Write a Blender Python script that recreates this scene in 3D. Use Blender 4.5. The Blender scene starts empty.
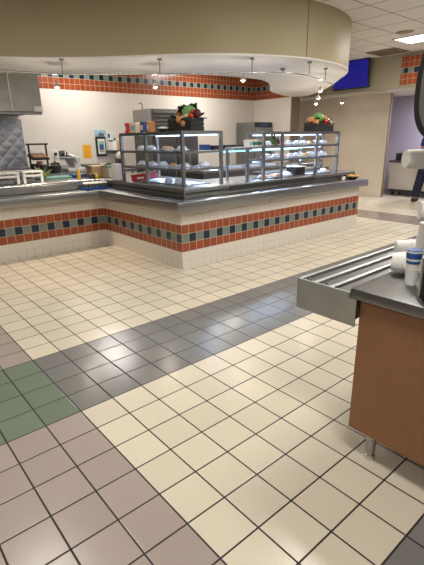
import bpy, bmesh, math, random
from mathutils import Vector, Matrix
random.seed(7)
PI = math.pi
T = 0.2032                       # floor tile module (8 in)
W = 0.108                        # wall tile module (4.25 in)
scn = bpy.context.scene
COL = scn.collection

# ------------------------------------------------------------------ camera
YAW, PITCH, ROLL, FPX = 0.700007, 0.324249, -0.017985, 427.94
CAM = Vector((-3.80057*T, -10.41391*T, 7.29841*T))
cy, sy = math.cos(YAW), math.sin(YAW)
FW = Vector((sy*math.cos(PITCH), cy*math.cos(PITCH), -math.sin(PITCH)))
R0 = Vector((cy, -sy, 0)); U0 = R0.cross(FW)
RI = R0*math.cos(ROLL) + U0*math.sin(ROLL)
UP = -R0*math.sin(ROLL) + U0*math.cos(ROLL)
cd = bpy.data.cameras.new('camera'); cam = bpy.data.objects.new('camera', cd); COL.objects.link(cam)
M = Matrix((RI, UP, -FW)).transposed().to_4x4(); M.translation = CAM
cam.matrix_world = M
cd.sensor_fit = 'HORIZONTAL'; cd.sensor_width = 36; cd.lens = 36*FPX/424; cd.clip_start = .02
scn.camera = cam
def ray(px, py): return FW + RI*((px-212)/FPX) - UP*((py-282.5)/FPX)
def at_z(px, py, z): d = ray(px, py); return CAM + d*((z-CAM.z)/d.z)
def at_y(px, py, y): d = ray(px, py); return CAM + d*((y-CAM.y)/d.y)
def at_x(px, py, x): d = ray(px, py); return CAM + d*((x-CAM.x)/d.x)

# ------------------------------------------------------------------ node helpers
def lin(r, g, b):
    f = lambda c: (c/255/12.92) if c/255 <= .04045 else ((c/255+.055)/1.055)**2.4
    return (f(r), f(g), f(b), 1)
class E:
    """tiny expression wrapper around math nodes"""
    def __init__(s, nt, v): s.nt, s.v = nt, v
    def op(s, name, *a):
        n = s.nt.nodes.new('ShaderNodeMath'); n.operation = name
        for i, x in enumerate((s,)+a):
            x = x.v if isinstance(x, E) else x
            if isinstance(x, (int, float)): n.inputs[i].default_value = x
            else: s.nt.links.new(x, n.inputs[i])
        return E(s.nt, n.outputs[0])
    def __add__(s, o): return s.op('ADD', o)
    def __sub__(s, o): return s.op('SUBTRACT', o)
    def __mul__(s, o): return s.op('MULTIPLY', o)
    def __truediv__(s, o): return s.op('DIVIDE', o)
    def lt(s, o): return s.op('LESS_THAN', o)
    def gt(s, o): return s.op('GREATER_THAN', o)
    def floor(s): return s.op('FLOOR')
    def fract(s): return s.op('FRACT')
    def mx(s, o): return s.op('MAXIMUM', o)
    def mn(s, o): return s.op('MINIMUM', o)
    def mod(s, o): return s.op('FLOORED_MODULO', o)
def mat(name, color, rough=.5, metal=0., spec=.5, emit=None, estr=0., trans=0., alpha=1., coat=0., noise=0., nscale=30., bump=0., bscale=60., stretch=None):
    m = bpy.data.materials.new(name); m.use_nodes = True
    nt = m.node_tree; b = nt.nodes['Principled BSDF']
    b.inputs['Base Color'].default_value = color
    b.inputs['Roughness'].default_value = rough; b.inputs['Metallic'].default_value = metal
    b.inputs['Specular IOR Level'].default_value = spec
    b.inputs['Transmission Weight'].default_value = trans; b.inputs['Alpha'].default_value = alpha
    b.inputs['Coat Weight'].default_value = coat
    if emit: b.inputs['Emission Color'].default_value = emit; b.inputs['Emission Strength'].default_value = estr
    if noise or bump:
        tc = nt.nodes.new('ShaderNodeTexCoord'); mp = nt.nodes.new('ShaderNodeMapping')
        nt.links.new(tc.outputs['Object'], mp.inputs[0])
        if stretch: mp.inputs['Scale'].default_value = stretch
    if noise:
        n = nt.nodes.new('ShaderNodeTexNoise'); n.inputs['Scale'].default_value = nscale; n.inputs['Detail'].default_value = 4
        nt.links.new(mp.outputs[0], n.inputs['Vector'])
        mr = nt.nodes.new('ShaderNodeMapRange'); mr.inputs['To Min'].default_value = 1-noise; mr.inputs['To Max'].default_value = 1+noise
        mr.inputs['From Min'].default_value = .3; mr.inputs['From Max'].default_value = .7
        nt.links.new(n.outputs[0], mr.inputs[0])
        vm = nt.nodes.new('ShaderNodeVectorMath'); vm.operation = 'SCALE'; vm.inputs[0].default_value = color[:3]
        nt.links.new(mr.outputs[0], vm.inputs['Scale']); nt.links.new(vm.outputs[0], b.inputs['Base Color'])
    if bump:
        n = nt.nodes.new('ShaderNodeTexNoise'); n.inputs['Scale'].default_value = bscale
        nt.links.new(mp.outputs[0], n.inputs['Vector'])
        bp = nt.nodes.new('ShaderNodeBump'); bp.inputs['Strength'].default_value = bump; bp.inputs['Distance'].default_value = .01
        nt.links.new(n.outputs[0], bp.inputs['Height']); nt.links.new(bp.outputs[0], b.inputs['Normal'])
    return m
def mixc(nt, fac, a, b):
    n = nt.nodes.new('ShaderNodeMix'); n.data_type = 'RGBA'
    nt.links.new(fac.v, n.inputs[0])
    for i, x in ((6, a), (7, b)):
        if isinstance(x, tuple): n.inputs[i].default_value = x
        else: nt.links.new(x, n.inputs[i])
    return n.outputs[2]
def uv_nodes(nt):
    u = nt.nodes.new('ShaderNodeUVMap'); u.uv_map = 'UVMap'
    s = nt.nodes.new('ShaderNodeSeparateXYZ'); nt.links.new(u.outputs[0], s.inputs[0])
    return E(nt, s.outputs[0]), E(nt, s.outputs[1])
def edge(f, size): return f.mn(E(f.nt, f.v)*-1+1)*size        # metres to the nearest joint
def tile_noise(nt, iu, iv, amount):
    c = nt.nodes.new('ShaderNodeCombineXYZ'); nt.links.new(iu.v, c.inputs[0]); nt.links.new(iv.v, c.inputs[1])
    w = nt.nodes.new('ShaderNodeTexWhiteNoise'); w.noise_dimensions = '2D'; nt.links.new(c.outputs[0], w.inputs['Vector'])
    return E(nt, w.outputs[0])*(2*amount)+(1-amount)
def scale_col(nt, col, f):
    v = nt.nodes.new('ShaderNodeVectorMath'); v.operation = 'SCALE'
    nt.links.new(col, v.inputs[0]); nt.links.new(f.v, v.inputs['Scale']); return v.outputs[0]
def bump_from(nt, h, b, strength=.5, dist=.004):
    bp = nt.nodes.new('ShaderNodeBump'); bp.inputs['Strength'].default_value = strength; bp.inputs['Distance'].default_value = dist
    nt.links.new(h.v, bp.inputs['Height']); nt.links.new(bp.outputs[0], b.inputs['Normal'])

# floor: quarry tile in colour zones
def floor_mat():
    m = bpy.data.materials.new('quarry_tile_floor'); m.use_nodes = True; nt = m.node_tree; b = nt.nodes['Principled BSDF']
    g = nt.nodes.new('ShaderNodeNewGeometry'); s = nt.nodes.new('ShaderNodeSeparateXYZ'); nt.links.new(g.outputs['Position'], s.inputs[0])
    u, v = E(nt, s.outputs[0])/T, E(nt, s.outputs[1])/T
    iu, iv = u.floor()+.5, v.floor()+.5
    e = edge(u.fract(), T).mn(edge(v.fract(), T))
    CR, GY, MV, GN = lin(207, 198, 178), lin(117, 116, 113), lin(162, 149, 142), lin(110, 122, 106)
    left = iu.lt(0)
    band = iv.gt(0)*iv.lt(4)
    near = iv.lt(-8)
    far = iu.gt(33)*iu.lt(37)
    c = mixc(nt, band, CR, GY)
    c = mixc(nt, near, c, GY)
    c = mixc(nt, far, c, lin(140, 126, 116))
    cl = mixc(nt, band, MV, GN)
    c = mixc(nt, left, c, cl)
    t = tile_noise(nt, iu, iv, .05)
    n = nt.nodes.new('ShaderNodeTexNoise'); n.inputs['Scale'].default_value = 260; n.inputs['Detail'].default_value = 2
    nt.links.new(g.outputs['Position'], n.inputs['Vector'])
    n2 = nt.nodes.new('ShaderNodeTexNoise'); n2.inputs['Scale'].default_value = 1.3; n2.inputs['Detail'].default_value = 3
    nt.links.new(g.outputs['Position'], n2.inputs['Vector'])
    c = scale_col(nt, c, t*(E(nt, n.outputs[0])*.16+.92)*(E(nt, n2.outputs[0])*.16+.92))
    joint = e.lt(.0039)
    c = mixc(nt, joint, c, lin(32, 28, 24))
    nt.links.new(c, b.inputs['Base Color'])
    r = joint*.5+(E(nt, n2.outputs[0])*.14+.13)
    nt.links.new(r.v, b.inputs['Roughness'])
    h = (e/.006).mn(1.)+E(nt, n.outputs[0])*.05
    bump_from(nt, h, b, .35, .003)
    return m
def wall_tile_mat(name, base, joint_col, joint=.0018, rough=.22, vary=.02):
    m = bpy.data.materials.new(name); m.use_nodes = True; nt = m.node_tree; b = nt.nodes['Principled BSDF']
    u, v = uv_nodes(nt); u, v = u/W, v/W
    e = edge(u.fract(), W).mn(edge(v.fract(), W))
    t = tile_noise(nt, u.floor()+.5, v.floor()+.5, vary)
    rgb = nt.nodes.new('ShaderNodeRGB'); rgb.outputs[0].default_value = base
    c = mixc(nt, e.lt(joint), scale_col(nt, rgb.outputs[0], t), joint_col)
    nt.links.new(c, b.inputs['Base Color']); b.inputs['Roughness'].default_value = rough
    bump_from(nt, (e/.004).mn(1.), b, .25, .002)
    return m
def banded_mat(name, rows, z0, white, white_joint):
    """white glazed tile with a band: terracotta rows round a chequer of sage and navy"""
    m = bpy.data.materials.new(name); m.use_nodes = True; nt = m.node_tree; b = nt.nodes['Principled BSDF']
    u, v = uv_nodes(nt); u = u/W; v = (v-z0)/W
    row = v.floor(); col = u.floor()
    e = edge(u.fract(), W).mn(edge(v.fract(), W))
    TC, NV, SG = lin(144, 69, 38), lin(22, 42, 58), lin(116, 124, 113)
    mid = row+.5; k = rows//2
    ismid = mid.gt(k)*mid.lt(k+1)
    odd = (col+.5).mod(2).gt(1)
    band = mid.gt(0)*mid.lt(rows)
    c = mixc(nt, odd, SG, NV)
    c = mixc(nt, ismid, TC, c)
    t = tile_noise(nt, col+.5, row+.5, .10)
    cb = scale_col(nt, c, t)
    cb = mixc(nt, e.lt(.0035), cb, lin(176, 160, 140))
    cw = mixc(nt, e.lt(.0016), white, white_joint)
    # dark old grout along the bottom course
    low = (v*W+z0).lt(.03)*edge(u.fract(), W).lt(.004)
    cw = mixc(nt, low, cw, lin(110, 104, 98))
    c = mixc(nt, band, cw, cb)
    nt.links.new(c, b.inputs['Base Color']); b.inputs['Roughness'].default_value = .2
    bump_from(nt, (e/.004).mn(1.), b, .25, .002)
    return m
def ceiling_mat():
    m = bpy.data.materials.new('acoustic_ceiling_tile'); m.use_nodes = True; nt = m.node_tree; b = nt.nodes['Principled BSDF']
    g = nt.nodes.new('ShaderNodeNewGeometry'); s = nt.nodes.new('ShaderNodeSeparateXYZ'); nt.links.new(g.outputs['Position'], s.inputs[0])
    u, v = (E(nt, s.outputs[0])-.11)/.61, (E(nt, s.outputs[1])-.228)/.61
    e = edge(u.fract(), .61).mn(edge(v.fract(), .61))
    n = nt.nodes.new('ShaderNodeTexNoise'); n.inputs['Scale'].default_value = 120; nt.links.new(g.outputs['Position'], n.inputs['Vector'])
    rgb = nt.nodes.new('ShaderNodeRGB'); rgb.outputs[0].default_value = lin(226, 222, 215)
    c = scale_col(nt, rgb.outputs[0], E(nt, n.outputs[0])*.12+.94)
    c = mixc(nt, e.lt(.011), c, lin(150, 145, 136))
    nt.links.new(c, b.inputs['Base Color']); b.inputs['Roughness'].default_value = .9
    bump_from(nt, (e/.014).mn(1.), b, .4, .006)
    return m
def quilt_mat():
    m = bpy.data.materials.new('quilted_steel'); m.use_nodes = True; nt = m.node_tree; b = nt.nodes['Principled BSDF']
    b.inputs['Base Color'].default_value = (.34, .35, .37, 1); b.inputs['Metallic'].default_value = 1; b.inputs['Roughness'].default_value = .4
    u, v = uv_nodes(nt)
    a = ((u+v)/.22).fract(); c = ((u-v)/.22).fract()
    h = edge(a, 1.).mn(edge(c, 1.)).op('POWER', .5)
    bump_from(nt, h, b, .3, .03)
    return m

M_FLOOR = floor_mat(); M_CEIL = ceiling_mat(); M_QUILT = quilt_mat()
M_WTILE = wall_tile_mat('white_wall_tile', lin(220, 212, 202), lin(206, 197, 186))
M_WTILE2 = wall_tile_mat('beige_wall_tile', lin(205, 192, 176), lin(193, 180, 164))
M_TERRA = banded_mat('terracotta_band_wall', 5, 2.45, lin(220, 212, 202), lin(206, 197, 186))
M_TERRA2 = banded_mat('terracotta_band_bulkhead', 5, 2.49, lin(200, 190, 175), lin(190, 180, 165))
M_COUNTER = banded_mat('counter_face_tile', 3, .211, lin(212, 204, 192), lin(184, 174, 162))
M_SOFFIT = mat('soffit_paint', lin(172, 159, 126), .5)
M_SOFFITU = mat('soffit_underside_paint', lin(238, 234, 230), .7)
M_BULK = mat('bulkhead_paint', lin(152, 144, 122), .6)
M_LAV = mat('lavender_paint', lin(178, 170, 190), .55)
M_WHITEP = mat('white_paint', lin(212, 206, 196), .6)
M_PIL = mat('brown_wall_end', lin(112, 97, 78), .5)
M_STEEL = mat('brushed_steel', (.36, .36, .35, 1), .30, 1, noise=.10, nscale=8, stretch=(1, 12, 12))
M_STEELD = mat('dull_steel', (.27, .27, .26, 1), .42, 1, noise=.08, nscale=6)
M_STEELK = mat('dark_reflection_steel', (.20, .198, .192, 1), .36, 1, noise=.10, nscale=8, stretch=(1, 12, 12))  # base colour darkened to stand in for dim reflections in the steel
M_STEELG = mat('satin_steel_apron', (.37, .38, .345, 1), .5, .75, noise=.06, nscale=9)
M_STEELB = mat('bright_steel', (.62, .62, .6, 1), .16, 1)
M_DARKST = mat('dark_oven_steel', (.16, .155, .15, 1), .35, .9)
M_LAM = mat('brown_laminate', lin(134, 93, 62), .55, noise=.05, nscale=14)
M_BLACK = mat('black_plastic', (.012, .012, .013, 1), .35)
M_BLACKM = mat('matt_black', (.02, .02, .02, 1), .7)
M_GREYP = mat('grey_panel', lin(92, 90, 84), .55)
M_WHITE = mat('white_plastic', lin(226, 224, 218), .4)
M_CUP = mat('white_foam_cup', lin(232, 230, 224), .6)
M_PLATE = mat('white_china', lin(230, 230, 232), .2)
M_WRAP = mat('wrapped_food_film', lin(214, 218, 228), .15, noise=.25, nscale=25, bump=.5, bscale=30)
M_FOOD = mat('tan_pastry', lin(206, 165, 120), .6, noise=.3, nscale=30)
M_SALMON = mat('pink_filling', lin(214, 160, 140), .6, noise=.2, nscale=25)
M_GLASS = mat('shelf_glass', (.85, .92, .95, 1), .03, trans=1, spec=.5)
M_LED = mat('cool_led', (.6, .75, 1, 1), .5, emit=(.55, .72, 1, 1), estr=3)
M_CYAN = mat('cyan_led', (.3, .8, .9, 1), .5, emit=(.25, .8, .95, 1), estr=1.6)
M_ICE = mat('cold_well_liner', lin(196, 208, 232), .3, noise=.12, nscale=9)
M_LAMP = mat('fluorescent_diffuser', (1, 1, 1, 1), .5, emit=(1, .96, .9, 1), estr=5)
M_BULB = mat('halogen_glass', (1, 1, 1, 1), .4, emit=(1, .86, .66, 1), estr=40)
M_SCREEN = mat('blue_screen', (.01, .01, .1, 1), .2, emit=(.006, .006, .14, 1), estr=1.0)
M_BLUE = mat('blue_plastic', lin(34, 72, 140), .35)
M_NAVY = mat('navy_cloth', lin(20, 24, 48), .9)
M_BCLOTH = mat('blue_cloth', lin(24, 44, 104), .9)
M_SKIN = mat('skin', lin(176, 124, 98), .55)
M_HAIR = mat('dark_hair', lin(36, 28, 24), .7)
M_YELLOW = mat('yellow_plastic', lin(232, 184, 40), .35)
M_ORANGE = mat('orange_paper', lin(236, 168, 30), .7)
M_CARD = mat('cardboard', lin(190, 150, 108), .8, noise=.08, nscale=12)
M_GREEN = mat('green_plastic', lin(70, 120, 92), .4)
M_CLEARG = mat('pale_container', lin(190, 188, 160), .3)
M_TEAL = mat('teal_board', lin(140, 190, 180), .5)
M_RED = mat('red_box', lin(188, 30, 40), .4)
M_CREAM = mat('cream_paper', lin(232, 214, 180), .7)
M_LETT = mat('lettuce', lin(186, 204, 130), .6, noise=.25, nscale=20, bump=.4, bscale=25)
M_CABB = mat('cabbage', lin(108, 168, 92), .5, noise=.25, nscale=18, bump=.5, bscale=20)
M_LEAF = mat('dark_leaf', lin(58, 92, 48), .55, noise=.3, nscale=30)
M_TOM = mat('tomato', lin(190, 36, 24), .2)
M_SQUASH = mat('orange_squash', lin(206, 140, 78), .5, noise=.12, nscale=14)
M_CAUL = mat('cream_cauliflower', lin(226, 214, 180), .7, bump=.8, bscale=60)
M_PURP = mat('purple_beet', lin(84, 28, 40), .5)
M_PEPPER = mat('red_pepper', lin(170, 30, 20), .25)
M_BROWN = mat('brown_wood_grain', lin(142, 100, 66), .5, noise=.2, nscale=20, stretch=(1, 8, 8))
M_POSTER1 = mat('pale_blue_card', lin(150, 190, 206), .5, noise=.3, nscale=14)
M_SHADEB = mat('blue_print', lin(44, 84, 150), .45, noise=.25, nscale=22)
M_RUBBER = mat('rubber', (.02, .02, .02, 1), .8)
M_CHIP = mat('corn_chip', lin(220, 178, 90), .7, noise=.2, nscale=40)
M_ALU = mat('cast_aluminium', (.62, .61, .59, 1), .45, .6)
M_CART = mat('cart_white_laminate', lin(186, 178, 168), .5)
M_SPEAKER = mat('tan_grille', lin(150, 130, 104), .7)

# ------------------------------------------------------------------ mesh builder
class MB:
    def __init__(s): s.bm = bmesh.new()
    def _add(s, fn, mtx=None):
        b2 = bmesh.new(); fn(b2)
        if mtx is not None: bmesh.ops.transform(b2, matrix=mtx, verts=b2.verts)
        me = bpy.data.meshes.new('tmp'); b2.to_mesh(me); b2.free(); s.bm.from_mesh(me); bpy.data.meshes.remove(me)
        return s
    def box(s, x0, x1, y0, y1, z0, z1, bev=0., mtx=None, seg=2):
        def fn(b):
            bmesh.ops.create_cube(b, size=1)
            for v in b.verts:
                v.co = Vector(((x0+x1)/2+v.co.x*(x1-x0), (y0+y1)/2+v.co.y*(y1-y0), (z0+z1)/2+v.co.z*(z1-z0)))
            if bev: bmesh.ops.bevel(b, geom=list(b.edges), offset=bev, segments=seg, profile=.5, affect='EDGES')
        return s._add(fn, mtx)
    def lathe(s, prof, n=24, mtx=None):
        """prof: list of (r, z) from bottom to top"""
        def fn(b):
            rings = []
            for r, z in prof:
                if r < 1e-6: rings.append([b.verts.new((0, 0, z))])
                else: rings.append([b.verts.new((r*math.cos(2*PI*i/n), r*math.sin(2*PI*i/n), z)) for i in range(n)])
            for a, c in zip(rings, rings[1:]):
                for i in range(n):
                    j = (i+1) % n
                    q = [a[0] if len(a) == 1 else a[i], a[0] if len(a) == 1 else a[j], c[0] if len(c) == 1 else c[j], c[0] if len(c) == 1 else c[i]]
                    u = []
                    for v in q:
                        if v not in u: u.append(v)
                    if len(u) > 2: b.faces.new(u)
        return s._add(fn, mtx)
    def cyl(s, r, z0, z1, n=20, mtx=None, bev=.0):
        if bev: p = [(0, z0), (r-bev, z0), (r, z0+bev), (r, z1-bev), (r-bev, z1), (0, z1)]
        else: p = [(0, z0), (r, z0), (r, z1), (0, z1)]
        return s.lathe(p, n, mtx)
    def ball(s, r, mtx=None, n=16, sc=(1, 1, 1), jit=0.):
        def fn(b):
            bmesh.ops.create_uvsphere(b, u_segments=n, v_segments=max(6, n//2), radius=r)
            for v in b.verts:
                k = 1+random.uniform(-jit, jit)
                v.co = Vector((v.co.x*sc[0]*k, v.co.y*sc[1]*k, v.co.z*sc[2]*k))
        return s._add(fn, mtx)
    def prism(s, pts, z0, z1, bev=0.):
        def fn(b):
            lo = [b.verts.new((p[0], p[1], z0)) for p in pts]; hi = [b.verts.new((p[0], p[1], z1)) for p in pts]
            n = len(pts)
            b.faces.new(lo[::-1]); b.faces.new(hi)
            for i in range(n): b.faces.new((lo[i], lo[(i+1) % n], hi[(i+1) % n], hi[i]))
            bmesh.ops.recalc_face_normals(b, faces=b.faces)
            if bev: bmesh.ops.bevel(b, geom=list(b.edges), offset=bev, segments=2, profile=.5, affect='EDGES')
        return s._add(fn)
    def extrude_x(s, prof, x0, x1):
        """closed (y, z) profile swept along x"""
        def fn(b):
            a = [b.verts.new((x0, y, z)) for y, z in prof]; c = [b.verts.new((x1, y, z)) for y, z in prof]; n = len(prof)
            b.faces.new(a); b.faces.new(c[::-1])
            for i in range(n): b.faces.new((a[i], c[i], c[(i+1) % n], a[(i+1) % n]))
            bmesh.ops.recalc_face_normals(b, faces=b.faces)
        return s._add(fn)
    def tube(s, pts, r, n=10):
        pts = [Vector(p) for p in pts]
        rs = r if isinstance(r, (list, tuple)) else [r]*len(pts)
        def fn(b):
            rings = []; ref = None
            for i, p in enumerate(pts):
                d = (pts[min(i+1, len(pts)-1)]-pts[max(i-1, 0)]).normalized()
                if ref is None: ref = d.orthogonal().normalized()
                ref = (ref-d*ref.dot(d)).normalized(); bi = d.cross(ref)
                rings.append([b.verts.new(p+(ref*math.cos(2*PI*k/n)+bi*math.sin(2*PI*k/n))*rs[i]) for k in range(n)])
            for a, c in zip(rings, rings[1:]):
                for k in range(n): b.faces.new((a[k], a[(k+1) % n], c[(k+1) % n], c[k]))
            b.faces.new(rings[0][::-1]); b.faces.new(rings[-1])
        return s._add(fn)
    def build(s, name, m, parent=None, loc=None, smooth=None, world=True, uvfix=None):
        bm = s.bm
        bmesh.ops.recalc_face_normals(bm, faces=bm.faces)
        uv = bm.loops.layers.uv.new('UVMap')
        for f in bm.faces:
            n = f.normal; ax = max(range(3), key=lambda i: abs(n[i]))
            for l in f.loops:
                c = l.vert.co
                q = (c.y, c.z) if ax == 0 else (c.x, c.z) if ax == 1 else (c.x, c.y)
                if uvfix: q = uvfix(f, c, ax, q)
                l[uv].uv = q
        off = Vector((0, 0, 0))
        if parent is not None and world:
            q_ = parent
            while q_ is not None: off += Vector(q_.location); q_ = q_.parent
        elif parent is None and loc is not None: off = Vector(loc)
        if off.length: bmesh.ops.translate(bm, vec=-off, verts=bm.verts)
        me = bpy.data.meshes.new(name); bm.to_mesh(me); bm.free()
        me.materials.append(m)
        if smooth is not None:
            me.polygons.foreach_set('use_smooth', [True]*len(me.polygons))
            try: me.set_sharp_from_angle(angle=math.radians(smooth))
            except Exception: pass
        o = bpy.data.objects.new(name, me); COL.objects.link(o)
        if parent is not None: o.parent = parent
        elif loc is not None: o.location = loc
        return o
def tag(o, label=None, cat=None, group=None, kind=None):
    if label: o['label'] = label
    if cat: o['category'] = cat
    if group: o['group'] = group
    if kind: o['kind'] = kind
    return o
def thing(name, label, cat, loc=(0, 0, 0), group=None, rz=0):
    o = bpy.data.objects.new(name, None); COL.objects.link(o); o.location = loc; o.rotation_euler = (0, 0, rz)
    o.empty_display_size = .1
    return tag(o, label, cat, group)
def struct(name, o):
    o.name = name; o['kind'] = 'structure'; return o
def copy_tree(o, parent=None):
    c = o.copy(); COL.objects.link(c)
    if parent is not None: c.parent = parent
    for ch in [x for x in COL.objects if x.parent == o]: copy_tree(ch, c)
    return c
def clone(o, loc, label=None, group=None, rz=None):
    c = copy_tree(o); c.location = loc
    if label: c['label'] = label
    if group: c['group'] = group
    if rz is not None: c.rotation_euler = (0, 0, rz)
    return c
def TR(x, y, z, rx=0, ry=0, rz=0):
    return Matrix.Translation((x, y, z)) @ Matrix.Rotation(rz, 4, 'Z') @ Matrix.Rotation(ry, 4, 'Y') @ Matrix.Rotation(rx, 4, 'X')

# ================================================================== SETTING
struct('floor', MB().box(-5, 11.2, -6, 7.1, -.12, 0).build('floor', M_FLOOR))
# main acoustic ceiling (open over dining side and kitchen)
struct('ceiling', MB().box(-5, 8.87, -6, 7.1, 3.10, 3.18).build('ceiling', M_CEIL))
struct('ceiling', MB().box(8.87, 11.2, -6, 7.1, 2.44, 2.55).build('ceiling', M_WHITEP))
# back wall of the kitchen and the short return at its right end
YB = 6.8
struct('wall_back', MB().box(-5, 8.6, YB, YB+.2, 0, 3.10).build('wall_back', M_TERRA))
struct('wall_right', MB().box(8.37, 8.66, 5.5, YB, 0, 3.10).build('wall_right', M_TERRA))
struct('trim_1', MB().box(8.365, 8.665, 5.46, 5.5, 0, 2.44).build('trim_1', M_PIL))
struct('wall_far', MB().box(9.6, 9.68, 3.5, 7.1, 0, 2.44).build('wall_far', M_WTILE2))
struct('wall_alcove', MB().box(10.9, 11.1, -6, 7.1, 0, 2.44).build('wall_alcove', M_LAV))
struct('wall_left', MB().box(-5.2, -5, -6, 7.1, 0, 3.10).build('wall_left', M_WHITEP))
struct('trim_4', MB().box(9.6, 9.68, 3.48, 3.5, 0, 2.44).build('trim_4', M_PIL))
struct('baseboard_far', MB().box(9.585, 9.6, 3.5, 7.1, 0, .1, .004).build('baseboard_far', M_WTILE2))
# bulkhead over the opening: painted, its right part faced with terracotta tile
struct('trim_2', MB().box(8.75, 8.87, -6, 5.5, 2.4402, 3.10).build('trim_2', M_BULK))
struct('trim_3', MB().box(8.72, 8.75, -6, 2.86, 2.49, 3.03).build('trim_3', M_TERRA2))
# curved soffit drum above the serving counters
near = [(-3.2, 6.79), (-2.2, 5.75), (-.9, 4.9), (.2, 4.32), (.98, 3.86), (1.5, 3.56), (2.03, 3.14), (2.5, 2.64), (2.94, 2.25), (3.42, 1.97), (4.05, 1.78), (4.42, 1.75), (4.84, 1.79), (5.25, 1.91), (5.61, 2.09), (5.98, 2.38), (6.33, 2.72), (6.72, 3.08), (7.12, 3.46), (7.75, 4.15), (8.36, 4.9)]
def smooth_pts(p, k=4):
    out = []
    for i in range(len(p)-1):
        a, b, c, d = p[max(i-1, 0)], p[i], p[i+1], p[min(i+2, len(p)-1)]
        for j in range(k):
            t = j/k
            out.append(tuple(.5*((2*b[q])+(-a[q]+c[q])*t+(2*a[q]-5*b[q]+4*c[q]-d[q])*t*t+(-a[q]+3*b[q]-3*c[q]+d[q])*t**3) for q in range(2)))
    return out+[p[-1]]
far = [(8.45, 5.2), (8.3, 5.42), (7.6, 5.2), (6.76, 4.75), (6.1, 4.15), (5.4, 3.64), (4.7, 3.5), (3.95, 3.64), (3.22, 4.0), (2.56, 4.36), (1.91, 4.82), (1.35, 5.1), (.4, 5.5), (-.6, 5.58), (-.7, 6.79)]
outl = smooth_pts(near)+smooth_pts(far)
struct('ceiling_soffit', MB().prism(outl, 2.455, 3.10).build('ceiling_soffit', M_SOFFIT, smooth=40))
struct('ceiling_soffit_underside', MB().prism(outl, 2.44, 2.455).build('ceiling_soffit_underside', M_SOFFITU))

struct('trim_5', MB().box(4.146, 4.154, 1.757, 1.775, 2.457, 3.10).build('trim_5', M_PIL))
q = at_z(283, 70.5, 2.41)
t = thing('fire_sprinkler', 'small dark fire sprinkler under the round soffit above the lighting track', 'sprinkler', (q.x, q.y, 2.44))
MB().lathe([(0, 2.40), (.012, 2.40), (.04, 2.432), (.045, 2.4395)], 16, TR(q.x, q.y, 0)).build('rose', M_DARKST, t, smooth=40)
MB().cyl(.012, 2.375, 2.40, 10, TR(q.x, q.y, 0)).build('nozzle', M_STEELB, t)

# ================================================================== SERVING COUNTER (tiled island)
FY, FX, LY, XE, XL = 1.865, 2.13, 3.80, 5.86, -2.6
base = [(XL, LY), (FX, LY), (FX, FY), (XE, FY), (XE, 2.75), (3.2, 2.75), (3.2, 4.95), (XL, 4.95)]
def uvc(f, c, ax, q):
    if ax == 0: return (c.y-FY+W, c.z)
    if ax == 1: return ((c.x-FX) if f.calc_center_median().x > FX else (c.x-FX+W), c.z)
    return q
def off_poly(d, dend, z0, z1, back=0.):
    p = [(XL, LY-d), (FX-d, LY-d), (FX-d, FY-d), (XE+dend, FY-d), (XE+dend, 2.75+back), (3.2+back, 2.75+back), (3.2+back, 4.95+back), (XL, 4.95+back)]
    return MB().prism(p, z0, z1)
t = thing('serving_counter', 'long L-shaped serving counter faced in white tile with a terracotta, navy and sage band', 'counter', (3.0, 2.3, 0))
MB().prism(base, 0, .69).build('tiled_base', M_COUNTER, t, uvfix=uvc)
cv = MB()
for a, b in (((XL, LY), (FX, LY)), ((FX, LY), (FX, FY)), ((FX, FY), (XE, FY))):
    d = Vector((b[0]-a[0], b[1]-a[1], 0)).normalized(); nrm = Vector((d.y, -d.x, 0))
    A, B = Vector((*a, 0)), Vector((*b, 0))
    A = A-d*0 ; B = B+d*0
    x0, x1 = sorted((A.x, (B+nrm*.012).x)); y0, y1 = sorted((A.y, (B+nrm*.012).y))
    cv.box(x0, x1, y0, y1, 0, .014)
cv.build('base_cove', mat('cove_grout', lin(206, 196, 182), .6), t)
t = thing('steel_countertop', 'stainless steel tray slide and raised top running along the tiled counter', 'countertop', (3.0, 2.3, .69))
sl = off_poly(.12, .06, .692, .815); bmesh.ops.bevel(sl.bm, geom=[e for e in sl.bm.edges], offset=.010, segments=3, profile=.5, affect='EDGES')
sl.build('tray_slide', M_STEEL, t, smooth=30)
rp = [(XL, 3.97), (2.28, 3.97), (2.28, 1.98), (XE+.02, 1.98), (XE+.02, 2.75), (3.2, 2.75), (3.2, 4.95), (XL, 4.95)]
ri = MB().prism(rp, .815, .93); bmesh.ops.bevel(ri.bm, geom=[e for e in ri.bm.edges], offset=.012, segments=3, profile=.5, affect='EDGES')
ri.build('raised_top', M_STEELD, t, smooth=30)
MB().tube([(XL, 3.965, .925), (2.2, 3.965, .925)], .022, 14).build('rolled_nosing', M_STEELB, t, smooth=50)
gr = MB()  # solid black strips painting in the shade of the groove
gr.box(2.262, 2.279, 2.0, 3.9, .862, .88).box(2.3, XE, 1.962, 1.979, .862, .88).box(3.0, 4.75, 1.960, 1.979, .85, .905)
gr.build('groove_shade_strips', M_BLACKM, t)
MB().box(4.2, XE+.01, 2.5, 2.75, .932, .985, .006).build('rear_ledge', M_STEELD, t)

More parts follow.
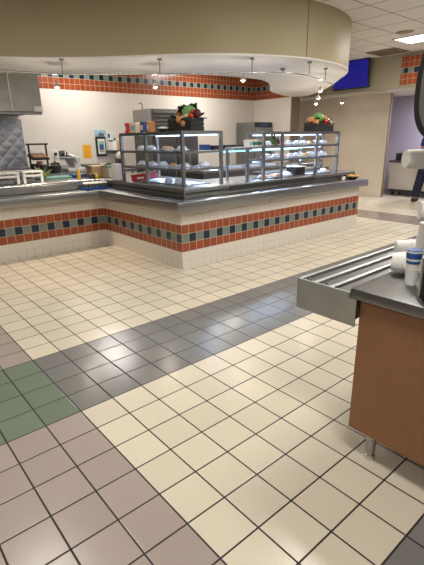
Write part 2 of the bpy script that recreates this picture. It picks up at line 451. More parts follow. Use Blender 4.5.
# cold wells set in the raised top
def well(x0, x1, y0, y1, label):
    t = thing('cold_well', label, 'cold well', ((x0+x1)/2, (y0+y1)/2, .93), 'cold wells in the counter')
    m = MB(); w = .02
    for a in ((x0, x1, y0, y0+w), (x0, x1, y1-w, y1), (x0, x0+w, y0+w, y1-w), (x1-w, x1, y0+w, y1-w)): m.box(*a, .931, .947)
    m.build('rim', M_STEELB, t)
    MB().box(x0+w, x1-w, y0+w, y1-w, .931, .938).build('liner', M_ICE, t)
    return t
well(2.42, 2.88, 2.2, 3.4, 'pale blue cold well inside the corner display case')
well(3.7, 5.25, 2.03, 2.25, 'long pale blue cold well under the right display case')

# ================================================================== DISPLAY CASES
def bar(m, a, b, w=.03):
    a, b = Vector(a), Vector(b); x0, x1 = sorted((a.x, b.x)); y0, y1 = sorted((a.y, b.y)); z0, z1 = sorted((a.z, b.z))
    h = w/2
    m.box(x0-h, x1+h, y0-h, y1+h, z0-h, z1+h, .003)
def display_case(name, label, x0, x1, y0, y1, z0, z1, posts, levels, strips):
    t = thing(name, label, 'display case', ((x0+x1)/2, (y0+y1)/2, z0))
    for (x, y) in posts:
        MB().box(x-.019, x+.019, y-.019, y+.019, z0, z1, .003).build('post', M_STEEL, t)
        
    m = MB()
    for (a, b) in (((x0, y0), (x1, y0)), ((x0, y1), (x1, y1))): m.box(a[0]+.02, b[0]-.02, a[1]-.016, a[1]+.016, z1-.036, z1)
    for x in (x0, x1): m.box(x-.016, x+.016, y0+.02, y1-.02, z1-.036, z1)
    m.build('top_rail', M_STEEL, t)
    MB().box(x0+.017, x1-.017, y0+.017, y1-.017, z1-.012, z1-.004).build('top_glass', M_GLASS, t)
    for z in levels:
        m = MB()
        for y in (y0, y1): m.box(x0+.02, x1-.02, y-.012, y+.012, z-.026, z)
        for x in (x0, x1): m.box(x-.012, x+.012, y0+.02, y1-.02, z-.026, z)
        sh = m.build('shelf', M_STEELD, t)
        MB().box(x0+.013, x1-.013, y0+.013, y1-.013, z-.010, z-.002).build('shelf_glass', M_GLASS, sh)
    for s in strips:
        ls = MB().box(*s, .003).build('light_strip', M_LED, t)
        l = bpy.data.lights.new('strip_light', 'AREA'); l.shape = 'RECTANGLE'; l.size, l.size_y = s[1]-s[0], s[3]-s[2]; l.energy = 9; l.color = (.50, .68, 1)
        o = bpy.data.objects.new('strip_light', l); COL.objects.link(o); o.parent = t
        o.location = Vector(((s[0]+s[1])/2, (s[2]+s[3])/2, s[4]-.003))-Vector(t.location)
    return t
G1 = (2.335, 2.93, 2.06, 3.48, .93, 1.575)
display_case('display_case', 'steel framed glass display case at the corner of the counter with three bays', *G1,
    [(2.335, 2.06), (2.93, 2.06), (2.335, 2.85), (2.335, 3.48), (2.93, 3.48), (2.93, 2.85)], (1.145, 1.345),
    [(2.88, 2.905, 2.1, 3.44, 1.522, 1.538), (2.88, 2.905, 2.1, 3.44, 1.100, 1.116)])
G2 = (3.63, 5.32, 1.99, 2.29, .93, 1.56)
display_case('display_case', 'long steel framed glass display case toward the right end of the counter', *G2,
    [(3.63, 1.99), (4.0, 1.99), (4.78, 1.99), (5.32, 1.99), (3.63, 2.29), (4.78, 2.29), (5.32, 2.29)], (1.2, 1.37),
    [(3.7, 5.25, 2.25, 2.272, 1.508, 1.522), (3.7, 5.25, 2.25, 2.272, 1.156, 1.170), (3.7, 5.25, 2.25, 2.272, 1.326, 1.340)])

t = thing('side_shelf', 'low steel side shelf carrying the dressing tubs left of the right case', 'shelf', (3.45, 2.15, .93))
MB().box(3.3, 3.6, 1.99, 2.4, 1.345, 1.37, .004).build('shelf', M_STEEL, t)
for y in (2.0, 2.38): MB().box(3.31, 3.34, y-.012, y+.012, .93, 1.345, .002).build('post', M_STEEL, t)
# ---- wrapped plates
def plate(kind):
    t = thing('wrapped_plate', 'x', 'plate', (0, 0, 0), 'wrapped plates in the display cases')
    MB().lathe([(0, 0), (.055, 0), (.06, .004), (.095, .016), (.097, .019), (.06, .009), (0, .008)], 24).build('plate', M_PLATE, t, world=False, smooth=40)
    m = MB()
    if kind == 0: m.ball(.07, TR(0, 0, .028), 16, (1, .85, .55), .07)
    elif kind == 1:
        m.ball(.05, TR(-.03, 0, .028), 14, (1, .9, .6), .08); m.ball(.05, TR(.035, .01, .026), 14, (1, .8, .55), .08)
    else:
        for i in range(4): m.ball(.032, TR(.04*math.cos(i*1.6), .04*math.sin(i*1.6), .026), 12, (1.1, .9, .7), .08)
    m.build('food', [M_WRAP, M_FOOD, M_SALMON][kind], t, world=False, smooth=60)
    return t
PP = [None]*3
def put_plate(kind, x, y, z, label):
    global PP
    if PP[kind] is None: o = plate(kind); PP[kind] = o; o['label'] = label; o.location = (x, y, z)
    else: o = clone(PP[kind], (x, y, z), label, rz=random.uniform(0, 6))
    return o
s1, s2 = 1.146, 1.346
ORD = ['first', 'second', 'third', 'fourth', 'fifth', 'sixth', 'seventh', 'eighth', 'ninth']
def row(kinds, pts, z, where, what=('wrapped plate', 'plate with tan pastries', 'plate with pink rolls')):
    for i, (k, p) in enumerate(zip(kinds, pts)):
        put_plate(k, p[0], p[1], z, f'{what[k]} on {where}, {ORD[i]} from left')
row([0, 0, 1, 0], [(2.5, 3.2), (2.5, 2.98), (2.52, 2.62), (2.52, 2.32)], s2, 'upper shelf of the corner case')
row([0, 0, 0, 1, 0, 0], [(2.5, 3.22), (2.5, 2.98), (2.5, 2.72), (2.52, 2.5), (2.52, 2.28), (2.78, 2.22)], s1, 'lower shelf of the corner case')
row([0, 1, 0, 0, 0, 0, 1, 0, 0], [(3.86+.16*i, 2.13+.02*(i % 2)) for i in range(9)], 1.371, 'upper shelf of the right case')
row([0, 0, 2, 0, 0, 1, 0, 0, 0], [(3.88+.16*i, 2.13+.02*((i+1) % 2)) for i in range(9)], 1.201, 'lower shelf of the right case')
row([2, 2, 0, 0, 0], [(3.8, 2.14), (4.05, 2.15), (4.3, 2.14), (4.55, 2.15), (5.2, 2.14)], .939, 'the bottom of the right case')
row([0, 0], [(2.55, 2.45), (2.58, 2.7)], .939, 'the bottom of the corner case')

# red box tilted in the corner case
p = at_z(139, 178, .945)
t = thing('red_food_box', 'open red and cream cardboard food box at the left of the corner case', 'box', (2.5, 3.2, .94))
mtx = TR(2.5, 3.2, .99, -.10, -.1, .06)
MB().box(-.09, .09, -.2, .2, -.036, .05, .006, mtx).build('tray', M_RED, t)
MB().box(-.085, .085, -.19, .19, .051, .060, .003, mtx @ TR(0, 0, .004, 0, -.05)).build('lid', M_CREAM, t)
MB().box(-.092, -.0905, -.12, .05, -.012, .012, 0, mtx).build('white_lettering_strip', M_WHITE, t)

# tea boxes and dark dish on top of the corner case
ztop = 1.576
for i, (px, w, m, lab) in enumerate(((128, .035, M_PEPPER, 'dark red tea box leftmost on top of the corner case'), (135, .16, M_CREAM, 'cream tea box beside the dark red one on the corner case'),
                                      (144, .085, M_BLUE, 'blue and white tea box on top of the corner case'), (150.5, .07, M_SQUASH, 'orange tea box rightmost of the row on the corner case'))):
    q = at_x(px, 134, 2.42)
    t = thing('tea_box', lab, 'box', (2.43, q.y, ztop), 'tea boxes on the corner case')
    MB().box(2.39, 2.47, q.y-w/2, q.y+w/2, ztop, ztop+.13, .003).build('carton', m, t)
    MB().box(2.3885, 2.3897, q.y-w*.36, q.y+w*.36, ztop+.03, ztop+.09).build('label', M_WHITE if i != 1 else M_POSTER1, t)
q = at_x(165, 133, 2.5)
t = thing('black_dish', 'low black dish with a white wrapper on top of the corner case', 'dish', (2.5, q.y, ztop))
MB().lathe([(0, 0), (.07, 0), (.1, .03), (.1, .036), (.066, .008), (0, .008)], 20, TR(2.5, q.y, ztop)).build('dish', M_BLACK, t, smooth=40)
MB().ball(.06, TR(2.48, q.y, ztop+.035), 12, (1, 1.1, .45), .15).build('wrapper', M_WHITE, t)

# ---- crates of display vegetables
def veg_ball(name, label, m, r, loc, sc=(1, 1, 1), group='display vegetables in the crates', stem=None, n=18, jit=0.):
    t = thing(name, label, 'vegetable', loc, group)
    MB().ball(r, TR(*loc), n, sc, jit).build('flesh', m, t, smooth=70)
    if stem: MB().tube([(loc[0], loc[1], loc[2]+r*sc[2]*.9), (loc[0]+.006, loc[1], loc[2]+r*sc[2]+.018)], [.006, .004], 6).build('stem', stem, t)
    return t
def leafy(name, label, loc, r, n, m, group='display vegetables in the crates', up=.6, wide=.32):
    mb = MB()
    for i in range(n):
        a = i*2.4+random.uniform(-.2, .2); el = up+random.uniform(-.35, .35); L = r*random.uniform(.8, 1.15)
        def fn(b, L=L):
            seg = 5; rows = []
            for k in range(seg+1):
                s = k/seg; wd = L*wide*math.sin(PI*min(.98, s*.92+.06)); z = -.25*L*s*s
                rows.append([b.verts.new((L*s, -wd, z+.02*L)), b.verts.new((L*s, 0, z)), b.verts.new((L*s, wd, z+.02*L))])
            for p_, q_ in zip(rows, rows[1:]):
                for k in range(2): b.faces.new((p_[k], p_[k+1], q_[k+1], q_[k]))
            bmesh.ops.solidify(b, geom=list(b.faces), thickness=.002)
        mb._add(fn, TR(*loc) @ Matrix.Rotation(a, 4, 'Z') @ Matrix.Rotation(-el, 4, 'Y'))
    return tag(mb.build(name, m, loc=loc, smooth=60), label, 'vegetable', group)
def crate(cx, cy_, z, hw, hd, hh, rz, label):
    t = thing('black_crate', label, 'crate', (cx, cy_, z))
    m = MB(); R_ = TR(cx, cy_, z, 0, 0, rz)
    m.box(-hw, hw, -hd, hd, 0, .012, 0, R_)
    for k in range(3):
        z0, z1 = .012+k*hh/3, .012+(k+1)*hh/3-.008
        m.box(-hw, hw, -hd, -hd+.01, z0, z1, .002, R_).box(-hw, hw, hd-.01, hd, z0, z1, .002, R_)
        m.box(-hw, -hw+.01, -hd+.01, hd-.01, z0, z1, .002, R_).box(hw-.01, hw, -hd+.01, hd-.01, z0, z1, .002, R_)
    for sx in (-1, 1):
        for s_ in (-1, 1): m.box(sx*(hw-.018)-.008, sx*(hw-.018)+.008, s_*(hd-.018)-.008, s_*(hd-.018)+.008, .012, hh, 0, R_)
    m.build('slatted_sides', M_BLACKM, t)
    MB().box(-hw+.012, hw-.012, -hd+.012, hd-.012, .013, hh*.72, 0, R_).build('packing', M_LEAF, t)
    return t
# crate on the corner case: across the case's short right end
c1 = (2.62, 2.36); z1 = ztop
crate(c1[0], c1[1], z1, .10, .235, .14, 0, 'black slatted crate of vegetables on top of the corner case')
zt = z1+.14
def v1(px, py, x): return tuple(at_x(px, py, x))
GA = 'vegetables in the crate on the corner case'
veg_ball('cabbage', 'large pale green cabbage topping the crate on the corner case', M_CABB, .085, v1(189, 112, 2.6), (1, 1, .85), GA, n=22, jit=.04)
veg_ball('squash', 'round orange squash at the left of the corner case crate', M_SQUASH, .05, v1(180, 119.5, 2.54), (1, 1, .9), GA, M_BROWN)
veg_ball('squash', 'small orange squash low at the front of the corner case crate', M_SQUASH, .045, v1(184, 123.5, 2.535), (1, 1, .85), GA, M_BROWN)
veg_ball('squash', 'tan squash upper left of the cabbage on the corner case', M_SQUASH, .042, v1(179, 113.5, 2.6), (1, 1.2, .8), GA, M_BROWN)
veg_ball('tomato', 'red tomato at the lower right of the corner case crate', M_TOM, .034, (2.625, 2.15, 1.745), (1, 1, .85), GA, M_LEAF)
veg_ball('tomato', 'red tomato sitting on two others at the right of the corner case crate', M_TOM, .03, (2.585, 2.175, 1.79), (1, 1, .85), GA, M_LEAF)
veg_ball('tomato', 'red tomato at the front right corner of the corner case crate', M_TOM, .034, (2.545, 2.155, 1.745), (1, 1, .85), GA, M_LEAF)
veg_ball('beet', 'dark purple beet behind the cabbage on the corner case', M_PURP, .05, v1(197, 113, 2.62), (1, 1, .95), GA, M_LEAF)
veg_ball('beet', 'dark purple beet right of the cabbage on the corner case', M_PURP, .045, (2.565, 2.235, 1.72), (1, 1, .95), GA, M_LEAF)
veg_ball('cauliflower', 'cream cauliflower floret near the tomatoes on the corner case', M_CAUL, .036, (2.55, 2.235, 1.745), (1, 1, .8), GA, jit=.1)
veg_ball('cauliflower', 'small cream cauliflower floret among the beets on the corner case', M_CAUL, .026, (2.54, 2.31, 1.735), (1, 1, .8), GA, jit=.1)
leafy('leafy_greens', 'dark leafy greens spreading behind the cabbage on the corner case', (2.67, 2.36, zt+.03), .18, 24, M_LEAF, GA, .9, .42)
leafy('leafy_greens', 'dark leaves trailing at the right end of the corner case crate', (2.67, 2.2, zt), .13, 12, M_LEAF, GA, .5, .42)
leafy('leafy_greens', 'dark leaves at the left end of the corner case crate', (2.62, 2.52, zt), .13, 10, M_LEAF, GA, .5, .42)
# crate on the right case
z2 = 1.561
crate(5.02, 2.14, z2, .24, .10, .115, 0, 'black slatted crate of vegetables on top of the right case')
GB = 'vegetables in the crate on the right case'
def v2(px, py, y): return tuple(at_y(px, py, y))
veg_ball('cabbage', 'pale green cabbage in the crate on the right case', M_CABB, .085, (4.95, 2.12, 1.75), (1, 1, .9), GB, n=22, jit=.04)
veg_ball('cabbage', 'darker green cabbage at the back of the right case crate', M_CABB, .075, (5.06, 2.19, 1.775), (1.2, 1, .7), GB, jit=.05)
veg_ball('squash', 'tan squash at the left of the right case crate', M_SQUASH, .055, (4.82, 2.15, 1.725), (1.2, 1, .8), GB, M_BROWN)
veg_ball('squash', 'orange squash low at the left of the right case crate', M_SQUASH, .05, (4.84, 2.075, 1.69), (1, 1, .8), GB, M_BROWN)
veg_ball('squash', 'brown orange squash at the right of the right case crate', M_SQUASH, .055, (5.16, 2.17, 1.75), (1, 1, .9), GB, M_BROWN)
veg_ball('tomato', 'red tomato at the centre of the right case crate', M_TOM, .042, (5.06, 2.07, 1.7), (1, 1, .9), GB, M_LEAF)
veg_ball('tomato', 'red tomato against the front slats of the right case crate', M_TOM, .038, (5.14, 2.075, 1.68), (1, 1, .9), GB, M_LEAF)
veg_ball('tomato', 'red tomato at the far right of the right case crate', M_TOM, .034, (5.235, 2.1, 1.685), (1, 1, .9), GB, M_LEAF)
veg_ball('cauliflower', 'cream cauliflower floret right of the tomatoes on the right case', M_CAUL, .035, (5.19, 2.06, 1.685), (1, 1, .9), GB, jit=.1)
leafy('leafy_greens', 'dark leafy greens at the left of the right case crate', (4.92, 2.14, z2+.11), .14, 12, M_LEAF, GB, .5, .42)
leafy('leafy_greens', 'dark leafy greens at the right of the right case crate', (5.12, 2.14, z2+.11), .15, 14, M_LEAF, GB, .6, .42)

# ---- cups and bottles on the right case's upper shelf at its left
def cup_body(m, r0, r1, h, loc, n=20): return m.lathe([(0, 0), (r0, 0), (r1, h), (r1*1.05, h), (r1*1.05, h-.006), (r1*.93, h-.004), (r0*.9, .006), (0, .006)], n, TR(*loc))
for i, (px, m_) in enumerate(((246.5, M_WHITE), (250, M_POSTER1), (255, M_GREEN), (259.5, M_GREEN))):
    q = at_y(px, 150, 2.12)
    t = thing('dressing_tub', ['plain white', 'white tub with a pale blue', 'white tub with a wide green', 'white tub with a narrow green'][i]+(' dressing tub at the left of the right case' if i == 0 else ' label on the right case shelf'), 'tub', (q.x, 2.12, 1.371), 'dressing tubs on the right case shelf')
    w_ = .042
    MB().lathe([(0, 0), (w_*.85, 0), (w_, .08), (w_*1.06, .08), (w_*1.06, .09), (0, .092)], 18, TR(q.x, 2.12, 1.371)).build('tub', M_WHITE, t, smooth=40)
    if i: MB().lathe([(w_*.905, .02), (w_*.985, .062), (w_*1.0, .062), (w_*.92, .02), (w_*.905, .02)], 18, TR(q.x, 2.12, 1.371)).build('label', m_, t, smooth=40)
for i, (px, hh) in enumerate(((270, .19), (272.5, .16), (276, .12))):
    q = at_y(px, 150, 2.12)
    t = thing('dark_bottle', ['tall dark green bottle beside the white tubs on the right case shelf', 'medium dark bottle with a red base on the right case shelf', 'short dark red jar right of the bottles on the right case shelf'][i], 'bottle', (q.x, 2.09, 1.371), 'dark bottles on the right case shelf')
    MB().lathe([(0, 0), (.03, 0), (.03, hh*.6), (.012, hh*.78), (.012, hh*.92), (0, hh*.92)], 16, TR(q.x, 2.09, 1.371)).build('bottle', [M_LEAF, M_LEAF, M_PURP][i], t, smooth=40)
    MB().cyl(.014, hh*.92, hh, 12, TR(q.x, 2.09, 1.371)).build('cap', [M_GREEN, M_RED, M_BLACK][i], t)
# black sign box at front of the right case
q = at_y(300.5, 174, 2.05)
t = thing('black_pan', 'small black square pan with a white rim inside the right case', 'pan', (q.x, 2.14, .939))
MB().box(q.x-.11, q.x+.11, 2.05, 2.23, .939, 1.06, .008).build('pan', M_BLACK, t)
MB().box(q.x-.12, q.x+.12, 2.04, 2.24, 1.06, 1.072, .003).build('rim', M_WHITE, t)
# bowl of chips on the tray slide end
t = thing('chip_bowl', 'black bowl of golden corn chips at the right end of the steel tray slide', 'bowl', (5.62, 1.87, .816))
MB().lathe([(0, 0), (.06, 0), (.105, .045), (.11, .05), (.10, .048), (.058, .01), (0, .01)], 28, TR(5.62, 1.86, .816)).build('bowl', M_BLACK, t, smooth=40)
m = MB()
for i in range(60):
    a, r = random.uniform(0, 6.28), .085*math.sqrt(random.random())
    m.box(-.018, .018, -.014, .014, -.002, .002, 0, TR(5.62+r*math.cos(a), 1.86+r*math.sin(a), .862+.025*(1-r/.085)+random.uniform(-.008, .006), random.uniform(-.6, .6), random.uniform(-.6, .6), random.uniform(0, 6)))
tag(m.build('chips', M_CHIP, t), kind='stuff')
t = thing('napkin_cup', 'small white paper cup left of the chip bowl', 'cup', (5.42, 1.9, .816))
cup_body(MB(), .022, .03, .05, (5.42, 1.9, .816)).build('cup', M_CUP, t, smooth=40)

# ---- blue tray of condiment bottles at the inner corner of the tray slide
t = thing('blue_tray', 'blue plastic tray on the steel slide at the inner corner of the counter', 'tray', (2.05, 3.835, .816))
pc = at_z(102, 189, .82)
cx, cyy = 2.05, 3.835
MB().box(cx-.2, cx+.17, cyy-.1, cyy+.1, .816, .824, .004).build('bottom', M_BLUE, t)
m = MB(); m.box(cx-.2, cx+.17, cyy-.1, cyy-.092, .824, .85).box(cx-.2, cx+.17, cyy+.092, cyy+.1, .824, .85).box(cx-.2, cx-.192, cyy-.092, cyy+.092, .824, .85).box(cx+.162, cx+.17, cyy-.092, cyy+.092, .824, .85)
m.build('rim', M_BLUE, t)
proto = None
for r_ in range(2):
    for i in range(7):
        x, y = cx-.165+i*.05, cyy-.062+r_*.06
        lab = f'small grey capped cup in the {"front" if r_ == 0 else "rear"} row of the blue tray, {ORD[i]} from the left'
        if proto is None:
            proto = thing('condiment_cup', lab, 'cup', (x, y, .825), 'capped cups in the blue tray')
            MB().lathe([(0, 0), (.017, 0), (.0215, .075), (0, .075)], 14).build('cup', M_GREYP, proto, world=False, smooth=40)
            MB().lathe([(0, .075), (.023, .075), (.023, .085), (.015, .098), (0, .1)], 14).build('lid', M_WHITE, proto, world=False, smooth=40)
        else: clone(proto, (x, y, .825), lab)
for i, (dx, m_) in enumerate(((.03, M_BLACK), (.08, M_BLACK), (.125, M_YELLOW))):
    t = thing('squeeze_bottle', ['left black squeeze bottle standing behind the blue tray', 'right black squeeze bottle standing behind the blue tray', 'yellow squeeze bottle behind the right end of the blue tray'][i], 'bottle', (cx+dx, 4.03, .931), 'squeeze bottles behind the blue tray')
    MB().lathe([(0, 0), (.02, 0), (.021, .07), (.012, .085), (.004, .11), (0, .11)], 14, TR(cx+dx, 4.03, .931)).build('bottle', m_, t, smooth=50)
    MB().lathe([(.0125, .083), (.014, .085), (.006, .1), (.0045, .1)], 14, TR(cx+dx, 4.03, .931)).build('nozzle', M_WHITE, t, smooth=50)

# ---- things standing on the left arm of the raised top
def container(name, label, cat, x0, x1, y0, y1, z0, z1, m, lid=None):
    t = thing(name, label, cat, ((x0+x1)/2, (y0+y1)/2, z0))
    MB().box(x0, x1, y0, y1, z0, z1, .006).build('body', m, t)
    if lid: MB().box(x0-.006, x1+.006, y0-.006, y1+.006, z1, z1+.018, .004).build('lid', lid, t)
    return t
ZT = .931
container('white_bin', 'tall white plastic bin beside the left post of the corner case', 'bin', 2.3, 2.42, 3.62, 3.78, ZT, 1.16, M_WHITE)
container('storage_box', 'pale storage box with a green lid next to the white bin', 'box', 2.42, 2.62, 4.1, 4.35, ZT, 1.09, M_CLEARG, M_GREEN)
t = container('carton', 'brown cardboard carton with open flaps on the counter', 'carton', 2.24, 2.41, 4.3, 4.5, ZT, 1.10, M_CARD)
m = MB(); m.box(-.11, 0, 4.3, 4.5, -.002, .002, 0, TR(2.243, 0, 1.1, 0, .35)); m.box(0, .11, 4.3, 4.5, -.002, .002, 0, TR(2.407, 0, 1.1, 0, -.35))
m.build('flap', M_CARD, t)
MB().box(2.25, 2.40, 4.31, 4.49, 1.10, 1.116).build('packing_paper', M_CREAM, t)
t = thing('mustard_bottle', 'yellow mustard bottle standing on the steel counter', 'bottle', (2.0, 4.25, ZT))
MB().lathe([(0, 0), (.028, 0), (.028, .12), (.014, .145), (0, .145)], 16, TR(2.0, 4.25, ZT)).build('bottle', M_YELLOW, t, smooth=40)
MB().lathe([(.0145, .143), (.016, .145), (.016, .158), (.004, .19), (0, .19)], 14, TR(2.0, 4.25, ZT)).build('cap', M_CREAM, t, smooth=40)
container('blue_carton', 'flat blue carton lying behind the mustard bottle', 'carton', 2.05, 2.3, 4.55, 4.75, ZT, .985, M_SHADEB)
# white wire racks
def white_rack(x0, x1, y0, y1, h, label):
    t = thing('white_rack', label, 'rack', ((x0+x1)/2, (y0+y1)/2, ZT), 'white racks on the left counter')
    for x in (x0, x1):
        MB().box(x-.018, x+.018, y0, y0+.03, ZT, ZT+h-.025, .004).build('leg', M_WHITE, t)
        MB().box(x-.018, x+.018, y1-.03, y1, ZT, ZT+h-.025, .004).build('leg', M_WHITE, t)
    MB().box(x0-.025, x1+.025, y0-.005, y1+.005, ZT+h-.025, ZT+h, .008).build('top_panel', M_WHITE, t)
    MB().box(x0+.018, x1-.018, y0+.005, y0+.02, ZT+.09, ZT+.12).build('cross_bar', M_WHITE, t)
    return t
q0, q1 = at_y(19, 181, 4.25), at_y(24, 181, 4.25)
white_rack(q0.x-.42, q0.x-.02, 4.2, 4.6, .165, 'white moulded rack at the left edge of the photo')
white_rack(q1.x+.0, q1.x+.24, 4.2, 4.6, .165, 'white moulded rack with lettuce on its right side')
m = MB(); m.box(q0.x-.37, q0.x-.07, 4.26, 4.54, ZT, ZT+.06, .01)
tag(m.build('steel_pan', M_STEELD, loc=(q0.x-.22, 4.4, ZT)), 'shallow steel pan under the leftmost white rack', 'pan')
leafy('lettuce', 'pale green lettuce leaves standing by the white rack', tuple(at_z(35, 179, ZT+.03)*1), .01, 3, M_LETT, None, 1.2) if False else None
xl = q1.x+.34
leafy('lettuce', 'pale green lettuce leaves standing by the white rack', (xl, 4.45, ZT+.02), .2, 9, M_LETT, None, 1.15, .3)
t = thing('cutting_board', 'long teal cutting board on the left counter', 'board', (xl+.4, 4.75, ZT))
a, b = at_y(38, 175, 4.7), at_y(73, 175, 4.7)
MB().box(a.x, b.x, 4.62, 4.9, ZT, ZT+.03, .006).build('board', M_TEAL, t)
MB().box(a.x+.02, a.x+.1, 4.74, 4.78, ZT+.0305, ZT+.033).build('handle_mark', M_BLACK, t)
# steel shelf back-table along the back wall
t = thing('work_table', 'stainless work table against the white tiled back wall', 'table', (2.2, 6.3, 0))
MB().box(-1.5, 4.0, 5.85, 6.75, .88, .93, .006).build('table_top', M_STEEL, t)
MB().box(-1.5, 4.0, 6.73, 6.77, .93, 1.02, .004).build('upstand', M_STEEL, t)
for x in (-1.4, 1.3, 3.9):
    for y in (5.92, 6.68): MB().cyl(.022, 0, .88, 12, TR(x, y, 0)).build('leg', M_STEELD, t)
MB().box(-1.4, 3.9, 5.9, 6.7, .25, .28).build('under_shelf', M_STEELD, t)
# heat lamp shelf unit
a, b = at_y(32, 172, 6.1), at_y(49, 172, 6.1)
t = thing('food_warmer', 'black framed food warmer with a brown tilted shelf on the work table', 'food warmer', ((a.x+b.x)/2, 6.1, .93))
ztp = at_y(40, 145, 6.1).z; zsh = at_y(40, 156, 6.1).z
for x in (a.x, b.x): MB().box(x-.012, x+.012, 6.08, 6.12, .93, ztp, .002).build('post', M_BLACK, t)
MB().box(a.x-.03, b.x+.03, 6.05, 6.15, ztp, ztp+.03, .004).build('top_bar', M_BLACK, t)
MB().box(a.x-.0, b.x+.0, -.14, .14, -.035, .0, .004, TR(0, 6.1, zsh, .25)).build('shelf', M_BLACK, t)
MB().box(a.x+.02, b.x-.02, -.13, .13, .001, .02, .003, TR(0, 6.1, zsh, .25)).build('warming_tray', M_BROWN, t)
MB().box(a.x-.03, b.x+.03, 6.0, 6.2, .931, .95, .004).build('base', M_BLACK, t)
def pot(name, label, x, y, z, r, h, m, lid=None, cat='pot', group='pots on the work table'):
    t = thing(name, label, cat, (x, y, z), group)
    MB().lathe([(0, 0), (r*.9, 0), (r, .01), (r, h), (r*1.06, h), (r*1.06, h+.008), (r*.93, h+.006), (r*.93, h-.03), (0, h-.035)], 20, TR(x, y, z)).build('pot', m, t, smooth=35)
    if lid: MB().lathe([(r*.95, h+.008), (r*.9, h+.03), (.012, h+.045), (.012, h+.07), (0, h+.07)], 20, TR(x, y, z)).build('lid', lid, t, smooth=35)
    return t
z = .932
q = at_y(43.5, 171, 5.95); pot('steel_pot', 'grey round pot in front of the food warmer', q.x, 5.92, z, .07, .15, M_DARKST)
q = at_y(36, 171, 5.95); pot('dark_pot', 'black pot at the left leg of the food warmer', q.x-.02, 5.92, z, .07, .17, M_BLACK)
q = at_y(41, 163, 6.25); pot('pink_tub', 'small pink tub behind the grey pot', q.x, 6.3, z, .06, .2, M_SALMON, cat='tub')
q = at_y(51, 171, 6.1); pot('sauce_pan', 'black lidded saucepan right of the food warmer', q.x+.05, 6.0, z, .1, .1, M_BLACKM, M_BLACK)
q = at_y(57, 171, 6.3); pot('sauce_pan', 'steel saucepan with a black lid beside the mixer', q.x, 6.35, z, .09, .13, M_STEELB, M_BLACK)
# table mixer / slicer
q = at_y(74, 171, 6.1); x = q.x
t = thing('meat_slicer', 'silver countertop slicer on the work table below the orange paper', 'slicer', (x, 6.1, z))
MB().box(x-.17, x+.17, 5.95, 6.3, z, z+.07, .015).build('base', M_ALU, t)
MB().cyl(.13, -.02, .02, 28, TR(x-.02, 6.12, z+.2, 0, 1.1, .6), .006).build('blade', M_ALU, t, smooth=30)
MB().box(x+.0, x+.14, 6.05, 6.25, z+.07, z+.28, .03).build('motor_housing', M_ALU, t)
MB().box(x-.2, x+.02, 5.98, 6.2, z+.25, z+.275, .006).build('food_carriage', M_STEELB, t)
MB().tube([(x-.15, 6.0, z+.27), (x-.15, 5.98, z+.36)], .012).build('handle', M_BLACK, t)
# wall sockets with plugs
for i, (px, lab) in enumerate(((55, 'left wall socket with a black plug above the work table'), (62, 'right wall socket with a black plug above the work table'))):
    q = at_y(px, 154+i, YB)
    t = thing('wall_socket', lab, 'socket', (q.x, YB, q.z), 'wall sockets above the work table')
    MB().box(q.x-.06, q.x+.06, YB-.012, YB-.001, q.z-.085, q.z+.085, .004).build('cover_plate', [M_WHITE, M_GREYP][i], t)
    MB().box(q.x-.025, q.x+.025, YB-.06, YB-.0125, q.z-.03, q.z+.03, .008).build('plug', M_BLACK, t)
# orange notice
a, b = at_y(82.5, 145, YB), at_y(92, 158, YB)
t = thing('orange_notice', 'orange paper notice taped on the white tile wall', 'notice', ((a.x+b.x)/2, YB, b.z))
MB().box(a.x, b.x, YB-.006, YB, b.z, a.z).build('sheet', M_ORANGE, t)
m = MB()
for i in range(5):
    zz = a.z-.05-i*.045; m.box(a.x+.03, b.x-.03-.03*(i % 2), YB-.0075, YB-.0062, zz-.008, zz)
m.build('faint_print', mat('notice_print', lin(196, 128, 22), .7), t)
# framed poster cluster and wall holders
def wall_panel(name, label, cat, px0, py0, px1, py1, depth, m, inner=None, group=None, y=YB):
    a, b = at_y(px0, py0, y-depth), at_y(px1, py1, y-depth)
    t = thing(name, label, cat, ((a.x+b.x)/2, y, b.z), group)
    MB().box(a.x, b.x, y-depth, y-.002, b.z, a.z, .004).build('panel', m, t)
    if inner:
        w, h = b.x-a.x, a.z-b.z
        for k_, (u0, v0, u1, v1, mm, nm) in enumerate(inner):
            MB().box(a.x+w*u0, a.x+w*u1, y-depth-.004-.002*k_, y-depth-.0006, b.z+h*v0, b.z+h*v1).build(nm, mm, t)
    return t
wall_panel('framed_notice', 'black framed notice with a pale picture on the back wall', 'frame', 96, 137, 107, 156, .06, M_BLACK,
    [(.12, .12, .88, .9, M_WHITE, 'sheet'), (.22, .2, .78, .78, M_TEAL, 'picture'), (.3, .34, .7, .62, M_SHADEB, 'picture_shape'), (.3, .22, .6, .34, M_SQUASH, 'picture_detail')])
wall_panel('blue_card', 'pale blue card above the black framed notice', 'card', 95, 130, 106, 136.5, .03, M_POSTER1, [(.3, .1, .8, .5, M_GREYP, 'print')])
wall_panel('paper_holder', 'white paper holder with blue print right of the black frame', 'holder', 107.5, 133, 114, 150, .05, M_WHITE, [(.05, .72, .4, .95, M_BLUE, 'blue_print'), (.1, .5, .9, .58, M_BLUE, 'blue_line')])
wall_panel('wall_shelf', 'dark shelf strip under the wall holders beside the black frame', 'shelf', 107, 150.5, 122, 152.5, .14, M_DARKST)
